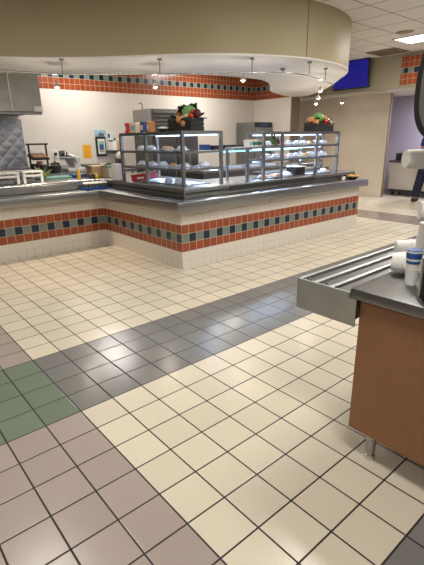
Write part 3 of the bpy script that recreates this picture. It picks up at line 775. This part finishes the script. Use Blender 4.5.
for i, (px, lab, mm, c) in enumerate(((115.5, 'white bottle with a green cap on the wall shelf', M_WHITE, M_GREEN), (118.5, 'amber bottle on the wall shelf', M_CARD, M_WHITE))):
    q = at_y(px, 150.4, YB-.08)
    t = thing('soap_bottle', lab, 'bottle', (q.x, YB-.08, q.z), 'bottles on the wall shelf')
    zz = at_y(115, 150.5, YB-.14).z+.004
    MB().lathe([(0, 0), (.045, 0), (.045, .17), (.02, .2), (0, .2)], 16, TR(q.x, YB-.08, zz)).build('bottle', mm, t, smooth=40)
    MB().cyl(.022, .2, .25, 12, TR(q.x, YB-.08, zz)).build('cap', c, t)
q = at_y(118, 156, YB-.08)
t = thing('soap_dispenser', 'white rounded soap dispenser on the wall by the corner case', 'dispenser', (q.x, YB, q.z))
MB().ball(.1, TR(q.x, YB-.085, q.z+.03), 20, (.75, .8, 1)).build('cover', M_WHITE, t, smooth=60)
MB().box(q.x-.05, q.x+.05, YB-.14, YB-.03, q.z-.17, q.z-.06, .01).build('nozzle_box', M_DARKST, t)

# hood and quilted splashback at far left
t = thing('exhaust_hood', 'large stainless exhaust hood hanging at the upper left', 'hood', (0, 6.2, 1.93))
xh = 2.08
MB().prism([(-2.5, 5.6), (xh, 5.6), (xh, 6.795), (-2.5, 6.795)], 1.95, 2.9, .01).build('canopy', M_STEELD, t)
MB().box(-2.5, xh-.01, 5.61, 5.66, 1.91, 1.95, .004).build('drip_edge', M_DARKST, t)
a = at_y(10, 95, 5.598); MB().box(a.x-.012, a.x+.012, 5.59, 5.6, 1.96, 2.88).build('seam_strip', M_STEELB, t)
a = at_y(38.5, 109, 5.598); MB().box(a.x-.07, a.x+.07, 5.588, 5.599, a.z-.04, a.z+.04).build('white_rating_tag', M_WHITE, t)
t = MB().box(-2.5, 2.08, 6.76, 6.795, 1.03, 1.89).build('steel_splashback', M_QUILT, loc=(0, 6.78, 1.03)); tag(t, 'quilted stainless panel on the wall below the hood', 'panel')

# refrigerated cabinet behind the corner case
t = thing('steel_cabinet', 'tall stainless cabinet with a louvred top behind the corner case', 'cabinet', (4.8, 5.95, 0))
MB().box(4.22, 5.40, 5.6, 6.3, .08, 1.66, .006).build('lower_body', M_DARKST, t)
MB().box(4.22, 5.13, 5.6, 6.3, 1.665, 2.07, .006).build('upper_body', M_STEELD, t)
m = MB()
for i in range(5): m.box(4.27, 5.1, -.012, .012, -.034, .034, .003, TR(0, 5.585, 1.72+i*.075, -.35))
m.build('louvres', M_STEELD, t)
for (x0, x1) in ((4.25, 4.8), (4.82, 5.38)):
    d = MB().box(x0, x1, 5.575, 5.598, .16, 1.62, .004).build('door', M_DARKST, t)
    xx = x1-.06 if x0 < 4.5 else x0+.06
    MB().tube([(xx, 5.574, .75), (xx, 5.54, .77), (xx, 5.54, 1.1), (xx, 5.574, 1.12)], .010).build('handle', M_STEELB, d)
for i in range(4): MB().box(4.27+i*.29, 4.33+i*.29, 5.62, 5.68, 0, .08).build('foot', M_BLACK, t)
a = at_y(136, 107, 5.9); 
MB().tube([(4.28, 6.0, 2.07), (4.28, 6.0, 2.17), (4.25, 6.0, 2.2), (4.21, 6.0, 2.18)], .012, 8).build('gas_hook_pipe', M_BROWN, t)

# oven at the right end of the back wall
t = thing('holding_oven', 'tall steel holding oven with a dark control strip in the far kitchen corner', 'oven', (8.0, 6.4, 0))
MB().box(7.66, 8.34, 6.1, 6.76, .1, 1.87, .008).build('body', M_STEELD, t)
MB().box(7.68, 8.32, 6.085, 6.1, 1.74, 1.86, .003).build('control_panel', M_BLACK, t)
MB().box(7.9, 8.15, 6.08, 6.085, 1.78, 1.82).build('blue_display', M_SHADEB, t)
d = MB().box(7.69, 8.31, 6.07, 6.099, .2, 1.72, .005).build('door', M_STEELD, t)
MB().tube([(8.26, 6.07, .9), (8.26, 6.03, .92), (8.26, 6.03, 1.3), (8.26, 6.07, 1.32)], .011).build('handle', M_STEELB, d)
for x in (7.72, 8.28):
    for y in (6.16, 6.7): MB().cyl(.03, 0, .1, 10, TR(x, y, 0)).build('foot', M_BLACK, t)

# island bar inside the kitchen, seen between the two cases
t = thing('prep_counter', 'steel prep counter in the kitchen seen between the display cases', 'counter', (5.6, 4.4, 0))
MB().box(4.3, 7.6, 4.1, 4.75, .1, .88, .004).build('cabinet_body', M_DARKST, t)
MB().box(4.26, 7.64, 4.06, 4.79, .881, .93, .006).build('worktop', M_STEEL, t)
MB().box(4.35, 7.55, 4.16, 4.7, 0, .1).build('kick_plate', M_BLACKM, t)
for x in (4.4, 5.4, 6.5, 7.5): MB().box(x-.018, x+.018, 4.6, 4.64, .93, 1.25, .002).build('shelf_post', M_STEEL, t)
MB().box(4.3, 7.6, 4.35, 4.75, 1.25, 1.28, .004).build('over_shelf', M_STEELB, t)
MB().box(4.6, 7.4, 4.36, 4.39, 1.225, 1.249).build('cyan_light_strip', M_CYAN, t)
for i, x in enumerate((4.95, 5.25, 5.56, 5.87)):
    container('hotel_pan', f'black food pan on the over shelf behind the cases, {ORD[i]} from the left', 'pan', x-.14, x+.14, 4.4, 4.7, 1.281, 1.36, M_BLACK)['group'] = 'black pans on the over shelf'
q = at_y(221.5, 151, 4.5)
container('blue_tub', 'small blue tub at the left end of the over shelf', 'tub', 4.62, 4.76, 4.42, 4.6, 1.281, 1.38, M_BLUE)
for i, x in enumerate((4.6, 5.1, 5.6, 6.1)):
    o = container('steel_pan', f'pale steel tray on the prep counter, {ORD[i]} from the left', 'tray', x-.2, x+.2, 4.12, 4.5, .931, .975, M_ICE, None); o['group'] = 'trays on the prep counter'

# ================================================================== TV, ceiling lamps, speaker, tracks
t = thing('television', 'flat television with a plain blue screen hung by the curved soffit', 'television', (8.6, 3.95, 2.45))
R_ = TR(8.6, 3.99, 2.80, 0, -.10, 0)
MB().box(0, .06, -.46, .46, -.30, .30, .01, R_).build('case', M_BLACK, t)
MB().box(-.004, -.0005, -.435, .435, -.27, .275, 0, R_).build('screen', M_SCREEN, t)
MB().box(.06, .14, -.1, .1, -.1, .1, 0, R_).build('bracket', M_BLACKM, t)
MB().box(-.004, -.0005, -.03, .03, -.3, -.288, 0, R_).build('badge', M_GREYP, t)
# troffers
def troffer(x0, x1, y0, y1, label):
    t = thing('ceiling_light', label, 'ceiling light', ((x0+x1)/2, (y0+y1)/2, 3.10), 'fluorescent ceiling lights')
    MB().box(x0+.03, x1-.03, y0+.03, y1-.03, 3.086, 3.096).build('diffuser', M_LAMP, t)
    m = MB()
    for a in ((x0, x1, y0, y0+.03), (x0, x1, y1-.03, y1), (x0, x0+.03, y0+.03, y1-.03), (x1-.03, x1, y0+.03, y1-.03)): m.box(*a, 3.08, 3.099)
    m.build('frame', M_WHITEP, t)
    l = bpy.data.lights.new('troffer_light', 'AREA'); l.shape = 'RECTANGLE'; l.size = x1-x0-.08; l.size_y = y1-y0-.08; l.energy = 1; l.color = (1, .96, .90)
    o = bpy.data.objects.new('troffer_light', l); COL.objects.link(o); o.parent = t; o.location = (0, 0, -.022)
    return l
TROFF = [(7.2, 7.83, 1.08, 2.30, 'lit fluorescent ceiling panel at the upper right of the photo', 40),
         (4.59, 5.20, -1.0, .22, 'x', 44), (2.15, 2.76, -1.0, .22, 'x', 44), (-.29, .32, .838, 2.058, 'x', 16), (-.29, .32, -2.83, -1.61, 'x', 32), (2.15, 2.76, -3.44, -2.22, 'x', 26),
         (4.59, 5.20, -3.44, -2.22, 'x', 20), (7.03, 7.64, -2.2, -.98, 'x', 32), (-2.73, -2.12, .838, 2.058, 'x', 10), (-2.73, -2.12, -2.22, -1.0, 'x', 24),
         (2.76, 3.37, 5.1, 6.32, 'x', 36), (5.81, 6.42, 5.1, 6.32, 'x', 36)]
for a in TROFF:
    lab = a[4] if a[4] != 'x' else ('fluorescent ceiling panel over the kitchen behind the curved soffit' if a[2] > 4 else 'fluorescent ceiling panel above the dining floor outside the photo')
    l = troffer(*a[:4], lab); l.energy = a[5]
for (x, y, e, lab) in ((10.3, 2.2, 60, 'added unseen fill light brightening the lavender alcove'), (9.75, 1.2, 10, 'added unseen fill light brightening the corridor before the alcove')):  # unseen lamps added to brighten the lavender alcove and lower ceiling
    t = thing('ceiling_light', lab, 'ceiling light', (x, y, 2.44))
    MB().box(x-.14, x+.14, y-.14, y+.14, 2.425, 2.433).build('diffuser', M_LAMP, t)
    m = MB()
    for a in ((-.17, .17, -.17, -.14), (-.17, .17, .14, .17), (-.17, -.14, -.14, .14), (.14, .17, -.14, .14)): m.box(x+a[0], x+a[1], y+a[2], y+a[3], 2.42, 2.4395)
    m.build('frame', M_WHITEP, t)
    l = bpy.data.lights.new('added_fill_light', 'AREA'); l.size = .26; l.energy = e; l.color = (.93, .93, 1)
    o = bpy.data.objects.new('added_fill_light', l); COL.objects.link(o); o.parent = t; o.location = (0, 0, -.024)
t = thing('ceiling_speaker', 'round tan ceiling speaker left of the lit ceiling panel', 'speaker', (6.6, 1.92, 3.05))
q = at_z(405, 32.5, 3.09)
t.location = (q.x, q.y, 3.10)
MB().lathe([(0, 3.08), (.085, 3.082), (.12, 3.09), (.125, 3.099)], 28, TR(q.x, q.y, 0)).build('grille', M_SPEAKER, t, smooth=50)
MB().lathe([(.125, 3.099), (.14, 3.096), (.15, 3.0995)], 28, TR(q.x, q.y, 0)).build('rim', M_SOFFIT, t, smooth=50)
q = at_z(388, 52, 3.09)
t = thing('ceiling_vent', 'square brown return air vent in the ceiling near the bulkhead', 'vent', (q.x, q.y, 3.10))
m = MB()
for i in range(12): m.box(-.28, .28, -.012, .012, -.002, .002, 0, TR(q.x, q.y-.28+i*.05, 3.09, .6))
m.build('slats', M_SPEAKER, t)
m = MB()
for a in ((-.3, .3, -.3, -.28), (-.3, .3, .3, .32), (-.3, -.28, -.28, .3), (.28, .3, -.28, .3)): m.box(q.x+a[0], q.x+a[1], q.y+a[2], q.y+a[3], 3.08, 3.099)
m.build('frame', M_SPEAKER, t)
# curved lighting track under the soffit
ZR = 2.27
rail_px = [(-12, 69.5), (0, 70.3), (30, 72.3), (63, 74), (110, 74.3), (160, 73.7), (200, 73.3), (243, 72.8), (272, 72.6), (294, 73.5), (309, 75.6), (325, 81), (334, 85)]
rp = [at_z(x, y, ZR) for x, y in rail_px]
t = thing('lighting_track', 'curved silver track rail hanging below the round soffit', 'track', tuple(rp[5]))
sp = smooth_pts([tuple(p) for p in [q.to_2d() for q in rp]], 4)
MB().tube([(a[0], a[1], ZR) for a in sp], .009, 8).build('rail', M_STEELB, t, smooth=60)
for (x, y) in ((63, 74), (160, 73.7), (252, 72.7), (309, 75.6), (325, 81)):
    q = at_z(x, y, ZR)
    MB().tube([(q.x, q.y, ZR), (q.x, q.y, 2.44)], .007, 8).build('stem', M_STEELD, t)
    MB().cyl(.03, 2.42, 2.4395, 14, TR(q.x, q.y, 0)).build('ceiling_cup', M_STEELD, t)
def spot(px, py, zr, drop, label, target=None, e=22, hang=None):
    q = at_z(px, py, zr-drop-.05)
    t = thing('track_spotlight', label, 'spotlight', (q.x, q.y, zr), 'small track spotlights')
    MB().tube([(q.x, q.y, zr), (q.x, q.y, zr-drop)], .006, 8).build('stem', M_STEELB, t)
    MB().lathe([(.012, -drop), (.026, -drop-.02), (.038, -drop-.07), (.035, -drop-.07), (.022, -drop-.02), (0, -drop-.005)], 16, TR(q.x, q.y, zr)).build('shade', M_STEELB, t, smooth=50)
    MB().ball(.026, TR(q.x, q.y, zr-drop-.062), 12, (1, 1, .8)).build('bulb', M_BULB, t, smooth=60)
    pl = bpy.data.lights.new('bulb_light', 'POINT'); pl.energy = 5; pl.shadow_soft_size = .03; pl.color = (1, .88, .74)
    o = bpy.data.objects.new('bulb_light', pl); COL.objects.link(o); o.parent = t; o.location = (0, 0, -drop-.105)
    if e:
        l = bpy.data.lights.new('spot_light', 'SPOT'); l.energy = e; l.spot_size = 1.3; l.spot_blend = .6; l.shadow_soft_size = .03; l.color = (1, .80, .60)
        o = bpy.data.objects.new('spot_light', l); COL.objects.link(o); o.parent = t; o.location = (0, 0, -drop-.1)
        if target: 
            d = Vector(target)-(q-Vector((0, 0, .05))); o.rotation_euler = d.to_track_quat('-Z', 'Y').to_euler()
    return t
spot(57, 86, ZR, .05, 'glowing track spotlight in front of the left end of the terracotta band', (1.3, 3.4, 0), 110)
spot(155, 86, ZR, .05, 'glowing track spotlight left of the centre of the terracotta band', (2.4, 3.0, .9), 35)
spot(243, 79, ZR, .02, 'small track spotlight at the right end of the terracotta band', (4.3, 2.2, .9), 25)
spot(320.5, 90, ZR, .02, 'topmost of the three glowing spotlights above the right vegetable crate', (5.2, 2.2, 1), 25)
spot(318.5, 97.5, 2.3, .06, 'middle of the three glowing spotlights above the right vegetable crate', (7.2, 2.6, 0), 25)
spot(316, 103, 2.3, .1, 'lowest of the three glowing spotlights above the right vegetable crate', (8, 4, 0), 25)
# second straight rail in front of the far wall
a, b = at_x(318, 97.5, 9.0), at_x(386, 98.5, 9.0)
t = thing('lighting_track', 'thin straight track rail in front of the far beige wall', 'track', tuple((a+b)/2))
MB().tube([(9.0, a.y, a.z), (9.0, b.y, a.z)], .010, 8).build('rail', M_STEELB, t)
for y in (a.y-.1, (a.y+b.y)/2, (a.y+b.y)/2-.15, b.y+.1): MB().tube([(9.0, y, a.z), (9.0, y, 2.4395)], .006, 6).build('stem', M_STEELD, t)
q = at_x(342, 99, 9.0)
t = thing('track_spotlight', 'single glowing spotlight on the straight rail by the far wall', 'spotlight', (9.0, q.y, a.z), 'small track spotlights')
MB().tube([(9.0, q.y, a.z), (9.0, q.y, a.z-.1)], .006, 8).build('stem', M_STEELB, t)
MB().lathe([(.012, -.1), (.026, -.12), (.038, -.17), (.035, -.17), (.022, -.12), (0, -.105)], 16, TR(9.0, q.y, a.z)).build('shade', M_STEELB, t, smooth=50)
MB().ball(.03, TR(9.0, q.y, a.z-.165), 12).build('bulb', M_BULB, t, smooth=60)
l = bpy.data.lights.new('spot_light', 'SPOT'); l.energy = 8; l.spot_size = 1.8; l.spot_blend = .7; l.shadow_soft_size = .03; l.color = (1, .82, .62)
o = bpy.data.objects.new('spot_light', l); COL.objects.link(o); o.parent = t; o.location = (0, 0, -.22)

# ================================================================== RIGHT: service counter with cups
XC = .846
t = thing('beverage_counter', 'brown laminate cabinet on steel legs at the right edge of the photo', 'cabinet', (1.8, -1.8, 0))
MB().box(XC, 3.2, -2.6, -1.2, .15, .81, .004).build('laminate_body', M_LAM, t)
for (x, y) in ((.895, -1.30), (.895, -2.5), (3.1, -1.3), (3.1, -2.5), (2.0, -1.3), (2.0, -2.5)):
    lg = MB().lathe([(0, .03), (.021, .03), (.026, .15), (0, .15)], 20, TR(x, y, 0)).build('leg', M_STEEL, t, smooth=40)
    MB().lathe([(0, 0), (.024, 0), (.026, .006), (.022, .024), (.013, .03), (0, .031)], 20, TR(x, y, 0)).build('levelling_foot', M_STEELB, lg, smooth=40)
t = thing('steel_worktop', 'stainless worktop on the brown laminate cabinet', 'worktop', (1.8, -1.8, .811))
MB().box(.813, 3.24, -2.64, -1.165, .812, .86, .006).build('top', M_STEELK, t, smooth=30)
# tray rail on the far side of that counter
t = thing('tray_rail', 'stainless tray rail with three raised runners beyond the brown cabinet', 'tray rail', (1.8, -1.0, .69))
prof = [(-1.163, .69), (-.876, .69), (-.876, .836), (-.884, .840), (-.895, .836), (-.9, .822)]
for yc in (-.965, -1.055):
    prof += [(yc+.02, .822), (yc+.014, .834), (yc, .839), (yc-.014, .834), (yc-.02, .822)]
prof += [(-1.12, .822), (-1.128, .834), (-1.14, .839), (-1.163, .839)]
MB().extrude_x(prof, .822, 3.2).build('rail_top', M_STEELK, t, smooth=35)
MB().box(.813, .8215, -1.199, -.876, .685, .811, .002).box(.813, .8215, -1.163, -.876, .8112, .838).build('end_apron', M_STEELG, t)
for yc in (-.965, -1.055): MB().cyl(.007, 0, .012, 12, TR(.86, yc+.045, .822)).build('rivet', M_STEELB, t)

# cups on the worktop
ZC = .861
# dispenser body
t = disp = thing('cup_dispenser', 'black cup dispenser cabinet at the right edge of the worktop', 'dispenser', (1.2, -1.75, ZC))
MB().box(.885, 1.55, -2.1, -1.43, ZC, 1.03, .008).build('lower_case', M_BLACK, t)
MB().box(.872, .884, -1.434, -1.424, ZC, 1.035, .002).build('silver_edge', M_STEELB, t)
MB().box(1.0, 1.55, -2.1, -1.60, 1.03, 1.95, .008).build('tower', M_BLACK, t)
# oval head panel
cxh, cyh, czh = .93, -1.415, 1.648
oval = lambda ry, rz, x0, x1, n=48: [(x0, x1, cyh+ry*math.copysign(abs(math.cos(2*PI*i/n))**.75, math.cos(2*PI*i/n)), czh+rz*math.copysign(abs(math.sin(2*PI*i/n))**.75, math.sin(2*PI*i/n))) for i in range(n)]
def oval_disc(ry, rz, x0, x1):
    m = MB()
    def fn(b):
        p = oval(ry, rz, x0, x1)
        a = [b.verts.new((q[0], q[2], q[3])) for q in p]; c = [b.verts.new((q[1], q[2], q[3])) for q in p]
        b.faces.new(a); b.faces.new(c[::-1])
        for i in range(len(p)): b.faces.new((a[i], c[i], c[(i+1) % len(p)], a[(i+1) % len(p)]))
    m._add(fn); return m
oh = oval_disc(.128, .19, .93, .998).build('oval_head', M_BLACK, t, smooth=30)
oval_disc(.106, .168, .924, .9295).build('grey_face', M_GREYP, oh, smooth=30)
MB().box(.999, 1.06, -1.62, -1.40, 1.58, 1.70, .006).build('head_arm', M_BLACK, t)
# cups: horizontal stacks pointing to the lane
def dispenser_stack(label, tip, px_r, L, dirn, r_cup, sleeve=True):
    d = Vector(dirn).normalized()
    t = thing('cup_stack', label, 'cups', tuple(tip), 'foam cup stacks at the beverage counter')
    # tip is the closed base of the outermost cup; the stack runs back along -d
    mtx = Matrix.Translation(tip) @ (-d).to_track_quat('Z', 'Y').to_matrix().to_4x4()
    MB().lathe([(0, 0), (r_cup*.80, 0), (r_cup*.84, .005), (r_cup, L*.62), (r_cup*1.06, L*.62), (r_cup*1.06, L*.66), (r_cup*.98, L*.67), (r_cup*.98, L), (0, L)], 28, mtx).build('cups', M_CUP, t, smooth=35)
    if sleeve: MB().lathe([(r_cup*1.01, L*.34), (r_cup*1.08, L*.34), (r_cup*1.14, L*.61), (r_cup*1.07, L*.61), (r_cup*1.01, L*.34)], 28, mtx).build('blue_printed_sleeve', M_SHADEB, t, smooth=35)
    return t
D = Vector((-.62, .72, .08))
dispenser_stack('white foam cups lying nearest in the rack beside the upturned stack', Vector((1.145, -1.17, .915)), 9, .075, (-.45, .88, .02), .05, False)
dispenser_stack('white foam cups lying farther back in the rack beside the black cup', Vector((1.345, -1.085, .922)), 9, .11, (-.6, .8, .0), .055, False)
p = CAM+ray(405.5, 159)*1.75
dispenser_stack('white foam cups sticking out high at the right edge of the photo', p, 9, .22, (-.8, .6, .02), .043)
p = CAM+ray(419.5, 211)*1.85
dispenser_stack('white foam cups sticking out at mid height at the right edge', p, 9, .22, (-.55, .83, .05), .05)
for a, b in (((1.19, -1.375, 1.385), (1.19, -1.61, 1.385)), ((1.21, -1.44, 1.165), (1.21, -1.61, 1.165))):
    MB().tube([a, b], .05, 24).build('dispenser_tube', M_BLACK, disp, smooth=40)
t = thing('foam_cup', 'single white foam cup standing under the blue sleeved stack', 'cup', (1.04, -1.318, ZC))
cup_body(MB(), .022, .029, .075, (1.04, -1.318, ZC), 28).build('cup', M_CUP, t, smooth=40)
t = thing('printed_cup', 'white paper cup with a blue print resting in the small foam cup', 'cup', (1.04, -1.318, ZC+.062))
MB().lathe([(0, 0), (.0235, 0), (.033, .085), (.0345, .085), (.0345, .09), (0, .091)], 28, TR(1.04, -1.318, ZC+.062)).build('cup', M_CUP, t, smooth=40)
MB().lathe([(.0275, .035), (.0289, .048), (.0295, .048), (.0281, .035), (.0275, .035)], 28, TR(1.04, -1.318, ZC+.062)).build('blue_band', M_SHADEB, t, smooth=40)
MB().lathe([(.0300, .058), (.0328, .084), (.0334, .084), (.0306, .058), (.0300, .058)], 28, TR(1.04, -1.318, ZC+.062)).build('blue_print', M_SHADEB, t, smooth=40)
MB().lathe([(0, .0915), (.0325, .0915), (.0325, .095), (0, .095)], 28, TR(1.04, -1.318, ZC+.062)).build('blue_lid', M_SHADEB, t, smooth=40)
t = thing('cup_stack', 'tall tapering stack of upturned white cups at the right edge of the worktop', 'cups', (1.285, -1.262, ZC), 'foam cup stacks at the beverage counter')
MB().lathe([(0, 0), (.062, 0), (.062, .012), (.058, .013), (.05, .12), (.042, .232), (.036, .235), (0, .235)], 28, TR(1.285, -1.262, ZC)).build('cups', M_CUP, t, smooth=35)
t = thing('black_cup', 'black tapered cup standing behind the white cup stacks', 'cup', (1.75, -1.25, ZC))
cup_body(MB(), .04, .055, .14, (1.75, -1.25, ZC), 28).build('cup', M_BLACK, t, smooth=40)

# ================================================================== FAR RIGHT: cart and person
t = thing('service_cart', 'pale service cart with panelled doors on casters in the lavender alcove', 'cart', (10.4, 3.0, 0))
X0, Y0, Y1 = 10.15, 2.2, 3.62
MB().box(X0, X0+.55, Y0, Y1, .16, .83, .006).build('body', M_CART, t)
MB().box(X0-.03, X0+.58, Y0-.03, Y1+.03, .832, .875, .006).build('top', M_DARKST, t)
MB().box(X0-.012, X0+.0, Y0, Y0+.0+.02, .16, .83).build('edge_strip', M_DARKST, t)
for a, b in ((2.95, 3.5), (2.3, 2.9)):
    d = MB().box(X0-.02, X0-.001, a, b, .2, .78, .004).build('door', M_CART, t)
    m = MB(); w = .03
    for q in ((a+.05, b-.05, .25, .25+w), (a+.05, b-.05, .73-w, .73), (a+.05, a+.05+w, .25+w, .73-w), (b-.05-w, b-.05, .25+w, .73-w)): m.box(X0-.028, X0-.0205, q[0], q[1], q[2], q[3])
    m.build('door_moulding', M_CART, d)
MB().box(X0+.01, X0+.54, Y0+.02, Y1-.02, .1, .158).build('under_frame', M_BLACKM, t)
for y in (Y0+.1, Y1-.1):
    for x in (X0+.08, X0+.47): MB().cyl(.05, -.016, .016, 18, TR(x, y, .051, PI/2), .004).build('caster', M_RUBBER, t)
for i, (y, w_) in enumerate(((3.48, .07), (3.28, .07))):
    tt = thing('black_urn', ['left black square urn on the pale service cart', 'right black square urn on the pale service cart'][i], 'urn', (10.35, y, .876), 'black urns on the service cart')
    MB().box(10.25, 10.43, y-w_, y+w_, .876, 1.05, .012).build('urn', M_BLACK, tt)
    MB().cyl(.02, 1.05, 1.09, 12, TR(10.34, y, 0)).build('lid_knob', M_STEELB, tt)
tt = thing('water_jug', 'small pale jug behind the urns on the service cart', 'jug', (10.5, 3.1, .876))
MB().lathe([(0, 0), (.06, 0), (.07, .14), (.045, .2), (.05, .24), (0, .24)], 18, TR(10.5, 3.1, .876)).build('jug', M_POSTER1, tt, smooth=50)

# person seen at the right edge: dark trousers, blue top, reaching forward
def skin_mesh(name, verts, edges, radii, m, parent, sub=2):
    me = bpy.data.meshes.new(name); me.from_pydata(verts, edges, []); o = bpy.data.objects.new(name, me); COL.objects.link(o)
    md = o.modifiers.new('skin', 'SKIN'); md.use_smooth_shade = True
    for i, r in enumerate(radii):
        sv = me.skin_vertices[0].data[i]; sv.radius = (r, r) if not isinstance(r, tuple) else r
    me.skin_vertices[0].data[0].use_root = True
    sb = o.modifiers.new('sub', 'SUBSURF'); sb.levels = sub; sb.render_levels = sub
    dg = bpy.context.evaluated_depsgraph_get(); ev = o.evaluated_get(dg); me2 = bpy.data.meshes.new_from_object(ev)
    o.modifiers.clear(); o.data = me2; me2.materials.clear(); me2.materials.append(m)
    me2.polygons.foreach_set('use_smooth', [True]*len(me2.polygons))
    if parent: o.parent = parent
    return o
px_, py_ = 9.42, 2.31
person = thing('person', 'person in dark trousers and a blue top standing by the pale service cart', 'person', (px_, py_, 0), rz=.1)
# local frame: x forward (towards cart), y to the person's left
V = [(0, 0, .95), (0, 0, 1.12), (.01, 0, 1.3), (.02, 0, 1.43), (.03, 0, 1.5), (.05, 0, 1.6), (.05, 0, 1.68),
     (.0, .09, .9), (.03, .17, .5), (-.03, .23, .09), (.1, .25, .035),
     (0, -.09, .9), (.01, -.1, .5), (-.04, -.11, .09), (.09, -.12, .035),
     (.02, .17, 1.41), (.06, .23, 1.14), (.28, .2, 1.08), (.36, .18, 1.07),
     (.02, -.17, 1.41), (.04, -.23, 1.14), (.25, -.2, 1.06), (.33, -.18, 1.05)]
Ed = [(0, 1), (1, 2), (2, 3), (3, 4), (4, 5), (5, 6), (0, 7), (7, 8), (8, 9), (9, 10), (0, 11), (11, 12), (12, 13), (13, 14),
      (3, 15), (15, 16), (16, 17), (17, 18), (3, 19), (19, 20), (20, 21), (21, 22)]
Rd = [(.13, .15), (.12, .14), (.12, .15), (.09, .12), .055, .085, .09, .085, .06, .042, .035, .085, .06, .042, .035, .055, .045, .035, .03, .055, .045, .035, .03]
body = skin_mesh('body', V, Ed, Rd, M_SKIN, person)
skin_mesh('trousers', [(0, 0, .97), (0, .09, .9), (.03, .17, .5), (-.025, .225, .1), (0, -.09, .9), (.01, -.1, .5), (-.035, -.11, .1)], [(0, 1), (1, 2), (2, 3), (0, 4), (4, 5), (5, 6)],
          [(.15, .175), .125, .105, .095, .125, .105, .095], M_NAVY, person)
skin_mesh('shirt', [(0, 0, .98), (0, 0, 1.12), (.01, 0, 1.3), (.02, 0, 1.43), (.02, .17, 1.41), (.05, .215, 1.22), (.02, -.17, 1.41), (.035, -.215, 1.22)],
          [(0, 1), (1, 2), (2, 3), (3, 4), (4, 5), (3, 6), (6, 7)], [(.15, .17), (.135, .155), (.135, .165), (.1, .12), .07, .06, .07, .06], M_BCLOTH, person)
for s_, nm in ((.235, 'shoe'), (-.115, 'shoe')):
    MB().box(-.09, .18, s_-.05, s_+.05, 0, .09, .03, None, 3).build(nm, M_BLACKM, person, world=False, smooth=50)
MB().ball(.118, TR(.03, 0, 1.66), 20, (1, .9, 1.05)).build('hair', M_HAIR, person, world=False, smooth=60)
for s_ in (1, -1):
    wx, wy = (.36, .18) if s_ == 1 else (.33, -.18)
    for k in range(5):
        a = -.5+.25*k if k else 1.0*s_
        yy = wy+(k-2.5)*.02 if k else wy-s_*.04
        L = [.05, .07, .078, .072, .055][k]
        skin_mesh('finger', [(wx-.02, wy+(k-2.5)*.012 if k else wy-s_*.02, 1.065), (wx+.05, yy, 1.06), (wx+.05+L*.6, yy, 1.045), (wx+.05+L, yy, 1.02)], [(0, 1), (1, 2), (2, 3)], [.012, .010, .009, .007], M_SKIN, person, 1)

# ================================================================== LIGHT
w = bpy.data.worlds.new('room_ambient'); scn.world = w; w.use_nodes = True
w.node_tree.nodes['Background'].inputs[0].default_value = (.95, .93, .92, 1)
w.node_tree.nodes['Background'].inputs[1].default_value = .26
vs = scn.view_settings
vs.view_transform = 'Standard'; vs.look = 'None'; vs.gamma = 1; vs.use_curve_mapping = False; vs.exposure = .17
